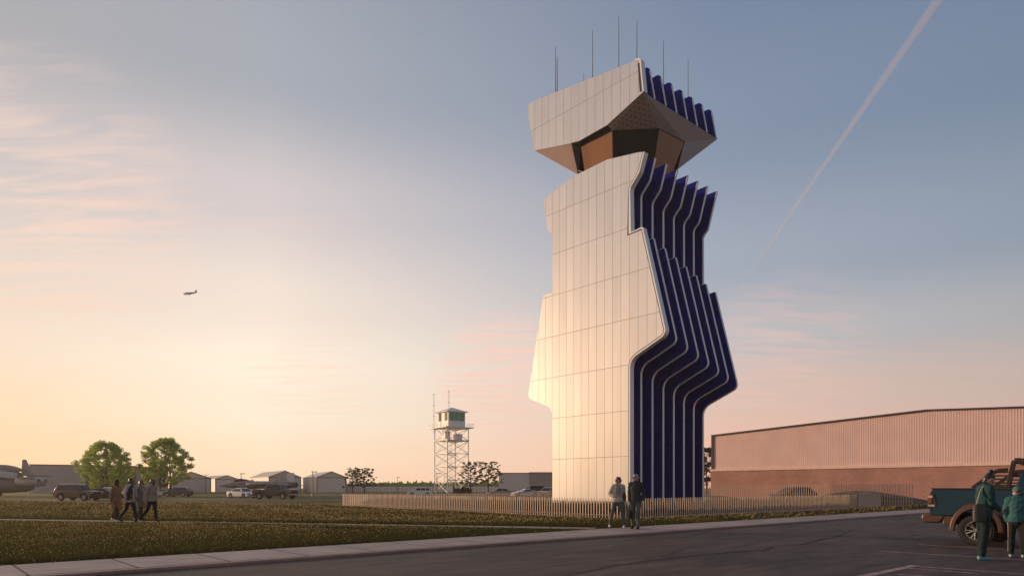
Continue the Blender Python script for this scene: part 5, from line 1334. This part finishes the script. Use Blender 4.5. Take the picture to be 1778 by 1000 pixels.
            for q, (fr_, wd) in enumerate(((-.10, .055), (.03, .05), (.17, .042), (.33, .04), (.46, .05))):
                c = pel+up*fr_; xr = [.12, .118, .105, .125, .090][q]*build_+g
                rows.append([c+Vector((xr, -wd, 0)), c+Vector((xr+.008, 0, 0)), c+Vector((xr, wd, 0)), c+Vector((xr-.03, wd*.8, 0)), c+Vector((xr-.03, -wd*.8, 0))])
            mb.loft(rows); mb.build('shirt_front', m, t, smooth=True)
        elif kind == 'shoes':
            for i in range(2):
                f = Fig(); hp, kn, an, pt = J['legs'][i]; fw = Vector((math.cos(pt), 0, math.sin(pt))); dn = Vector((math.sin(pt), 0, -math.cos(pt)))
                f.limb([an-fw*.05+dn*.044, an+fw*.05+dn*.042, an+fw*.12+dn*.055, an+fw*.175+dn*.062], [(.040, .041), (.049, .042), (.048, .029), (.036, .022)])
                f.limb([an+dn*.03, an-Vector((0, 0, -.02))], [(.046, .050), (.046, .048)])
                f.skin('shoe', m, t, vox=vox, smooth=2)
        elif kind == 'hair':
            L_ = a.get('len', 0); rings = []
            for zc, rx, ry, xo in ((-.015, .060, .080, -.042), (.02, .082, .083, -.026), (.055, .098, .085, -.012), (.088, .088, .078, -.010), (.116, .062, .056, -.012), (.130, .028, .026, -.012)):
                rings.append([HP(xo+rx*math.cos(2*PI*q/16), ry*math.sin(2*PI*q/16), zc) for q in range(16)])
            f.mb.loft(rings)
            f.limb([HP(-.075, 0, .03), HP(-.075, 0, -.03), HP(-.060, 0, -.085-L_)], [(.066, .035), (.064, .036), (.050, .028)])
            if L_ > .05:
                for sd in (-1, 1): f.limb([HP(-.02, sd*.072, .06), HP(-.015, sd*.080, -.02), HP(-.02, sd*.075, -.07-L_*.8)], [(.03, .02), (.034, .018), (.03, .015)], side=(1, 0, 0))
            if a.get('bun'): f.ball(HP(-.055, 0, .160), (.052, .050, .046))
            f.skin('hair', m, t, vox=vox*.9, smooth=2, fold=.014)
        elif kind == 'scarf_head':
            rings = []
            for zc, rx, ry, xo in ((-.20, .10, .115, -.010), (-.14, .088, .098, -.014), (-.09, .086, .086, -.022), (-.03, .088, .088, -.022), (.03, .100, .092, -.014), (.085, .094, .082, -.012), (.12, .062, .056, -.014), (.135, .025, .022, -.015)):
                rings.append([HP(xo+rx*math.cos(2*PI*q/16), ry*math.sin(2*PI*q/16), zc) for q in range(16)])
            f.mb.loft(rings); f.skin('headscarf', m, t, vox=vox, smooth=3, fold=.01)
        elif kind == 'beanie':
            rings = []
            for zc, rx, ry, xo in ((-.005, .103, .084, -.004), (.03, .108, .089, -.004), (.075, .104, .088, -.006), (.112, .084, .072, -.008), (.138, .045, .04, -.010), (.146, .015, .014, -.010)):
                rings.append([HP(xo+rx*math.cos(2*PI*q/16), ry*math.sin(2*PI*q/16), zc) for q in range(16)])
            f.mb.loft(rings); f.limb([HP(-.09, 0, .0), HP(-.075, 0, -.05)], [(.07, .03), (.06, .03)])
            f.skin('knit_cap', m, t, vox=vox, smooth=3)
        elif kind == 'hood':
            f.limb([shc+up*.03-Vector((.07, 0, 0)), nek-Vector((.075, 0, .005)), nek+up*.05-Vector((.07, 0, 0))], [(.13, .05), (.115, .06), (.07, .035)])
            f.skin('hood', m, t, vox=vox*1.1, smooth=3, fold=.012)
        elif kind == 'beard':
            f.limb([HP(.055, -.055, -.05), HP(.078, -.03, -.095), HP(.088, 0, -.108), HP(.078, .03, -.095), HP(.055, .055, -.05)], [(.020, .015), (.022, .018), (.024, .020), (.022, .018), (.020, .015)], side=(0, 0, 1)); f.skin('beard', m, t, vox=vox*.9, smooth=2)
        elif kind == 'sunglasses':
            mb = MB()
            for sd in (-1, 1):
                mb.add([HP(.100, sd*.006, .020), HP(.090, sd*.058, .022), HP(.088, sd*.055, -.018), HP(.098, sd*.012, -.020), HP(.092, sd*.006, .020), HP(.082, sd*.058, .022), HP(.080, sd*.055, -.018), HP(.090, sd*.012, -.020)], [(0,1,2,3),(7,6,5,4),(0,4,5,1),(1,5,6,2),(2,6,7,3),(3,7,4,0)])
                mb.bar(HP(.087, sd*.062, .016), HP(-.005, sd*.080, .018), .006)
            mb.bar(HP(.100, -.012, .014), HP(.100, .012, .014), .006); mb.build('sunglasses', m, t)
        elif kind == 'scarf':
            f.limb([nek+up*.02+Vector((-.02, 0, 0)), nek-up*.02+Vector((.005, 0, 0)), shc+up*.03+Vector((.012, 0, 0))], [(.098, .100), (.120, .118), (.115, .105)])
            f.limb([nek+Vector((.10, .03, -.04)), che+Vector((.155, .02, .04)), wai+Vector((.150, .025, .03))], [(.055, .022), (.060, .022), (.055, .015)])
            f.limb([nek+Vector((.10, -.03, -.05)), che+Vector((.160, -.035, .06)), che+Vector((.160, -.05, -.09))], [(.05, .022), (.055, .022), (.05, .015)])
            f.skin('scarf', m, t, vox=vox*1.1, smooth=3, fold=.016)
    t.scale = (k, k, k)
    return t, J, k
def wpt(t, J, p):   # a local joint position in world space
    return Matrix.Translation(t.location) @ Matrix.Rotation(t.rotation_euler.z, 4, 'Z') @ Matrix.Diagonal((*t.scale, 1)) @ Vector(p)
C_BLK = cloth('black_cloth', (.016, .016, .018)); C_CHAR = cloth('charcoal_cloth', (.035, .036, .038)); C_NAVY = cloth('navy_denim', (.028, .034, .05)); C_BROWN = cloth('brown_cloth', (.085, .05, .034)); C_TAN = cloth('tan_coat_cloth', (.36, .20, .10), (.24, .14, .07)); C_OLIVE = cloth('olive_coat_cloth', (.085, .065, .030))
C_WHITE = cloth('white_shirt_cloth', (.56, .48, .45), (.45, .38, .36)); C_GREYT = cloth('grey_coat_cloth', (.30, .25, .21)); C_BEIGE = cloth('beige_sweater_knit', (.36, .29, .22)); C_SLATE = cloth('slate_green_cloth', (.11, .13, .13)); C_CREAM = cloth('cream_jacket_cloth', (.52, .47, .41), (.40, .36, .31)); C_SCARF = cloth('patterned_scarf', (.16, .14, .12), (.42, .36, .31)); C_DKGRN = cloth('dark_green_jacket', (.045, .052, .048)); C_TEALJ = cloth('teal_jacket_cloth', (.020, .070, .072), (.014, .05, .054)); C_TEALK = cloth('teal_hooded_jacket', (.045, .135, .145), (.036, .11, .118)); C_KNIT = cloth('grey_teal_knit', (.10, .17, .175)); C_DKTEAL = cloth('dark_teal_cloth', (.016, .030, .032)); C_ORANGE = cloth('orange_stripe', (.55, .30, .17))
M_SHW = mat('white_shoe_leather', (.60, .54, .50), .6); M_SHB = mat('black_shoe_leather', (.018, .017, .016), .85, spec=.15); M_SHT = mat('turquoise_shoe', (.10, .30, .36), .6, col2=(.08, .25, .31)); M_SHP = mat('pale_blue_shoe', (.34, .46, .50), .6)
M_HAIRB = mat('dark_hair', (.014, .011, .010), .45, col2=(.022, .016, .013), scale=20, stretch=(1, 1, .2)); M_HAIRA = mat('auburn_hair', (.075, .032, .018), .45, col2=(.05, .022, .013), scale=20, stretch=(1, 1, .2)); M_HAIRG = mat('grey_hair', (.30, .29, .28), .5, col2=(.22, .21, .20), scale=20); M_HAIRT = mat('teal_black_hair', (.012, .020, .022), .45)
Yg = 28.6
GP = 'four people walking along the field path'
person('person in a dark headscarf and long tan and olive coat, white shoes', (gx(196.5, Yg), Yg+.25), R(-14), 1.74, [(-15, 14, 2), (11, 5, 2)], [(-16, 6, 14, 4), (-14, 12, 12, 0)], 1, (4, 2), 1,
       (('trousers', C_BROWN, dict(g=.03, wide=.03, end=.80)), ('coat', C_TAN, dict(len=.44, g=.036)), ('shoes', M_SHW), ('scarf_head', C_BLK), ('sunglasses', M_EYEW)), GP)
person('person in a dark vest over an untucked white shirt, navy trousers and dark shoes', (gx(226.5, Yg-.5), Yg-.5), R(-14), 1.80, [(14, 5, 2), (-18, 24, 2)], [(14, 6, 18, 4), (-14, 8, 22, 3)], 1, (10, 0), 1,
       (('shirt', C_WHITE, dict(g=.018, hem=.13, sleeve=.62)), ('trousers', C_NAVY, dict(g=.010)), ('vest', C_CHAR), ('front', C_WHITE, dict(g=.045)), ('hair', M_HAIRB), ('shoes', M_SHB), ('sunglasses', M_EYEW), ('beard', M_HAIRB)), GP)
person('person with auburn hair in a knee length grey coat over a pale top', (gx(244.5, Yg+.2), Yg+.2), R(-14), 1.72, [(-16, 20, 2), (12, 5, 2)], [(10, 6, 14, 2), (-10, 7, 14, 2)], 1, (6, 0), 0,
       (('trousers', C_BROWN, dict(g=.014, wide=.015)), ('coat', C_GREYT, dict(len=.30, g=.024)), ('front', C_WHITE, dict(g=.05)), ('hair', M_HAIRA, dict(len=.10)), ('shoes', M_SHW), ('sunglasses', M_EYEW)), GP)
person('bearded person in a beige sweater and slim black trousers with hands low', (gx(264, Yg-.3), Yg-.3), R(-14), 1.76, [(10, 4, 2), (-17, 26, 2)], [(-8, 8, 22, 4), (-20, 10, 26, 0)], 1, (-6, 0), 1,
       (('trousers', C_BLK, dict(g=.009)), ('sweater', C_BEIGE, dict(g=.030, hem=.09)), ('hair', M_HAIRB), ('beard', M_HAIRB), ('shoes', M_SHB), ('sunglasses', M_EYEW)), GP)
GC = 'couple standing at the edge of the sidewalk'
zs = .077
Yw = 23.35
wt, wj, wk = person('person in a cream jacket and patterned scarf with slate leggings and white shoes', (gx(1073, Yw), Yw), R(-98), 1.70, [(6, 2, 9), (-3, 2, 15)], [(-10, 10, 20, -4), (4, 26, 62, 40)], -2, (-58, -3), 0,
       (('trousers', C_SLATE, dict(g=.012)), ('jacket', C_CREAM, dict(g=.034, hem=.05)), ('scarf', C_SCARF), ('hair', M_HAIRB), ('shoes', M_SHW), ('sunglasses', M_EYEW)), GC, z0=zs)
Ym = 22.75
mt_, mj, mk = person('grey haired person in a dark green jacket, slate trousers and dark shoes', (gx(1103.5, Ym), Ym), R(-112), 1.77, [(8, 4, 1), (-4, 3, 2)], [(-24, 16, 40, 6), (4, 6, 10, 2)], -1, (-38, -2), 0,
       (('trousers', C_SLATE, dict(g=.016)), ('jacket', C_DKGRN, dict(g=.034, hem=.10)), ('hair', M_HAIRG), ('shoes', M_SHB), ('sunglasses', M_EYEW), ('beard', M_HAIRG)), GC, z0=zs)
# near the truck
GT = 'adult and child standing beside the teal pickup'
Yn = 13.55
nt_, nj, nk_ = person('person with hair in a bun, teal jacket, dark trousers and turquoise shoes looking down', (gx(1707, Yn), Yn), R(-6), 1.69, [(4, 4, 2), (-3, 5, 2)], [(2, 5, 50, 22), (6, 6, 46, 18)], 4, (0, 34), 0,
       (('trousers', C_DKTEAL, dict(g=.013, wide=.012)), ('jacket', C_TEALJ, dict(g=.028, hem=.08)), ('hair', M_HAIRT, dict(bun=1)), ('shoes', M_SHT)), GT, vox=.008, z0=.006)
Yk = 14.05
kt_, kj, kk_ = person('child in a teal hooded jacket and knit cap with orange striped trousers', (gx(1766, Yk), Yk), R(52), 1.41, [(2, 3, 3), (-3, 3, 3)], [(-4, 14, 12, 8), (4, 10, 16, 4)], 0, (60, 8), 0,
       (('trousers', C_DKTEAL, dict(g=.014, wide=.012)), ('stripe', C_ORANGE, dict(side=0)), ('jacket', C_TEALK, dict(g=.048, hem=.07)), ('hood', C_TEALK), ('hair', M_HAIRA), ('beanie', C_KNIT), ('shoes', M_SHP)), GT, vox=.008, z0=.006)
# --- things they carry
M_BAGD = mat('dark_bag_leather', (.022, .026, .024), .55, col2=(.03, .034, .03), scale=5, bump=.2); M_STRAP = mat('pale_webbing', (.32, .29, .24), .8)
# shoulder bag of the person with the bun
sh = wpt(nt_, nj, nj['shc']+Vector((-.02, -.085, .055)))
bc = wpt(nt_, nj, nj['pel']+Vector((-.17, -.19, .0)))
bg_ = thing('shoulder_bag', 'dark green shoulder bag on a pale strap behind the person with the bun', 'bag', bc, R(-6))
mb = MB()
for i, (z, wx_, wy_) in enumerate(((-.19, .08, .05), (-.17, .12, .07), (-.02, .128, .075), (.12, .115, .06), (.17, .09, .035))):
    pass
mb.loft([[(wx_*math.cos(2*PI*q/16), wy_*math.sin(2*PI*q/16), z) for q in range(16)] for z, wx_, wy_ in ((-.19, .09, .05), (-.17, .12, .07), (-.02, .128, .075), (.12, .115, .06), (.17, .085, .035))])
mb.build('bag_body', M_BAGD, bg_, smooth=True)
inv = (Matrix.Translation(bg_.location) @ Matrix.Rotation(R(-6), 4, 'Z')).inverted()
mb = MB(); p1 = inv @ sh
fr_ = inv @ wpt(nt_, nj, nj['che']+Vector((-.155, -.12, .06))); fr2 = inv @ wpt(nt_, nj, nj['che']+Vector((.12, -.13, .06)))
pts_ = [Vector((-.06, 0, .16)), fr_, p1+Vector((-.05, 0, 0)), p1, p1+Vector((.06, -.0, -.02))]
for a_, b_ in zip(pts_[:-1], pts_[1:]): mb.bar(a_, b_, .035, .012, up=(1, 0, .3))
mb.build('strap', M_STRAP, bg_)
# phone
hn = wpt(nt_, nj, nj['arms'][1][2]+nj['arms'][1][3]*.075+Vector((.02, .02, .012)))
ph = thing('phone', 'dark phone held in the hands of the person with the bun', 'phone', hn, R(-6))
MB().box((0, 0, 0), (.012, .074, .15), M=Matrix.Rotation(R(40), 3, 'Y')).build('phone_case', M_EYEW, ph, bevel=.006); MB().box((-.0062, 0, .005), (.002, .066, .136), M=Matrix.Rotation(R(40), 3, 'Y')).build('screen', M_GLASS, ph)
# bag hanging from the grey haired person's hand
hp_ = wpt(mt_, mj, mj['arms'][1][2]+mj['arms'][1][3]*.10)
hb = thing('tote_bag', 'small black bag hanging from the hand of the grey haired person', 'bag', hp_, R(-60))
mb = MB(); mb.loft([[(wx_*math.cos(2*PI*q/14), wy_*math.sin(2*PI*q/14), z) for q in range(14)] for z, wx_, wy_ in ((-.50, .10, .05), (-.48, .13, .065), (-.30, .125, .06), (-.20, .10, .035))]); mb.build('bag_body', M_SHB, hb, smooth=True)
mb = MB(); mb.tube([(-.07, 0, -.21), (-.05, 0, -.08), (0, 0, .0), (.05, 0, -.08), (.07, 0, -.21)], .009, 6); mb.build('strap', M_SHB, hb)
# bag under the arm of the person with the scarf
hp_ = wpt(wt, wj, wj['wai']+Vector((-.02, .23, .02)))
sb_ = thing('shoulder_bag', 'dark shoulder bag at the side of the person in the cream jacket', 'bag', hp_, R(-98))
mb = MB(); mb.loft([[(wx_*math.cos(2*PI*q/14), wy_*math.sin(2*PI*q/14), z) for q in range(14)] for z, wx_, wy_ in ((-.17, .09, .04), (-.15, .12, .055), (.02, .12, .055), (.10, .09, .03))]); mb.build('bag_body', M_BAGD, sb_, smooth=True)
inv = (Matrix.Translation(sb_.location) @ Matrix.Rotation(R(-98), 4, 'Z')).inverted(); p1 = inv @ wpt(wt, wj, wj['shc']+Vector((-.02, .13, .085)))
mb = MB(); mb.bar((-.06, 0, .09), p1, .02, .008); mb.bar((.06, 0, .09), p1, .02, .008); mb.build('strap', M_BAGD, sb_)
# dark suitcase beside the child, cut by the frame
sx_w, sy_w = gx(1790, 13.9), 13.9
sc_ = thing('suitcase', 'dark upright suitcase standing next to the child', 'suitcase', (sx_w, sy_w, .006), R(20))
MB().box((0, 0, .43), (.30, .22, .70)).build('shell', M_SHB, sc_, bevel=.05, seg=3)
for q in ((-.11, -.07), (.11, -.07), (-.11, .07), (.11, .07)): MB().lathe([(.035, -.012), (.035, .012)], c=(q[0], q[1], .037), n=12, axis='y').build('wheel', M_TYRE, sc_)
mb = MB(); mb.bar((-.07, .08, .76), (-.07, .08, .98), .018); mb.bar((.07, .08, .76), (.07, .08, .98), .018); mb.bar((-.08, .08, .98), (.08, .08, .98), .025); mb.build('handle', M_PLAS, sc_)
# ------------------------------------------------------------------ contrail and haze
def volmat(name, col, dens, aniso=0.0):
    m = D.materials.new(name); m.use_nodes = True; nt = m.node_tree; nt.nodes.clear()
    o = nt.nodes.new('ShaderNodeOutputMaterial'); v = nt.nodes.new('ShaderNodeVolumePrincipled')
    v.inputs['Color'].default_value = c4(col); v.inputs['Density'].default_value = dens; v.inputs['Anisotropy'].default_value = aniso
    nt.links.new(v.outputs[0], o.inputs['Volume']); return m
def skyp(px, py, z): Y_ = (z-HC)*F/(CY-py); return Vector((gx(px, Y_), Y_, z))
a, b = skyp(1284, 500, 2200), skyp(1660, -45, 2200)
pts, rad = [], []
rr = random.Random(5)
for i in range(41):
    t = i/40; p = a.lerp(b, t); pts.append(p); rad.append((5+17*(t**0.9))*rr.uniform(.93, 1.05)*min(1, .3+i/5))
M_TRAIL = volmat('contrail_vapour', (1, .93, .90), TRAIL_D, .3)
o = MB().tube(pts, rad, 12).build('contrail', M_TRAIL, smooth=True); tag(o, 'long thin pinkish contrail slanting up across the blue sky', 'contrail')
if HAZE > 0:
    hb = MB().box((0, 145, 23), (700, 370, 48)).build('haze', volmat('haze_air', (1.0, .89, .78), HAZE, .3)); tag(hb, kind='stuff')
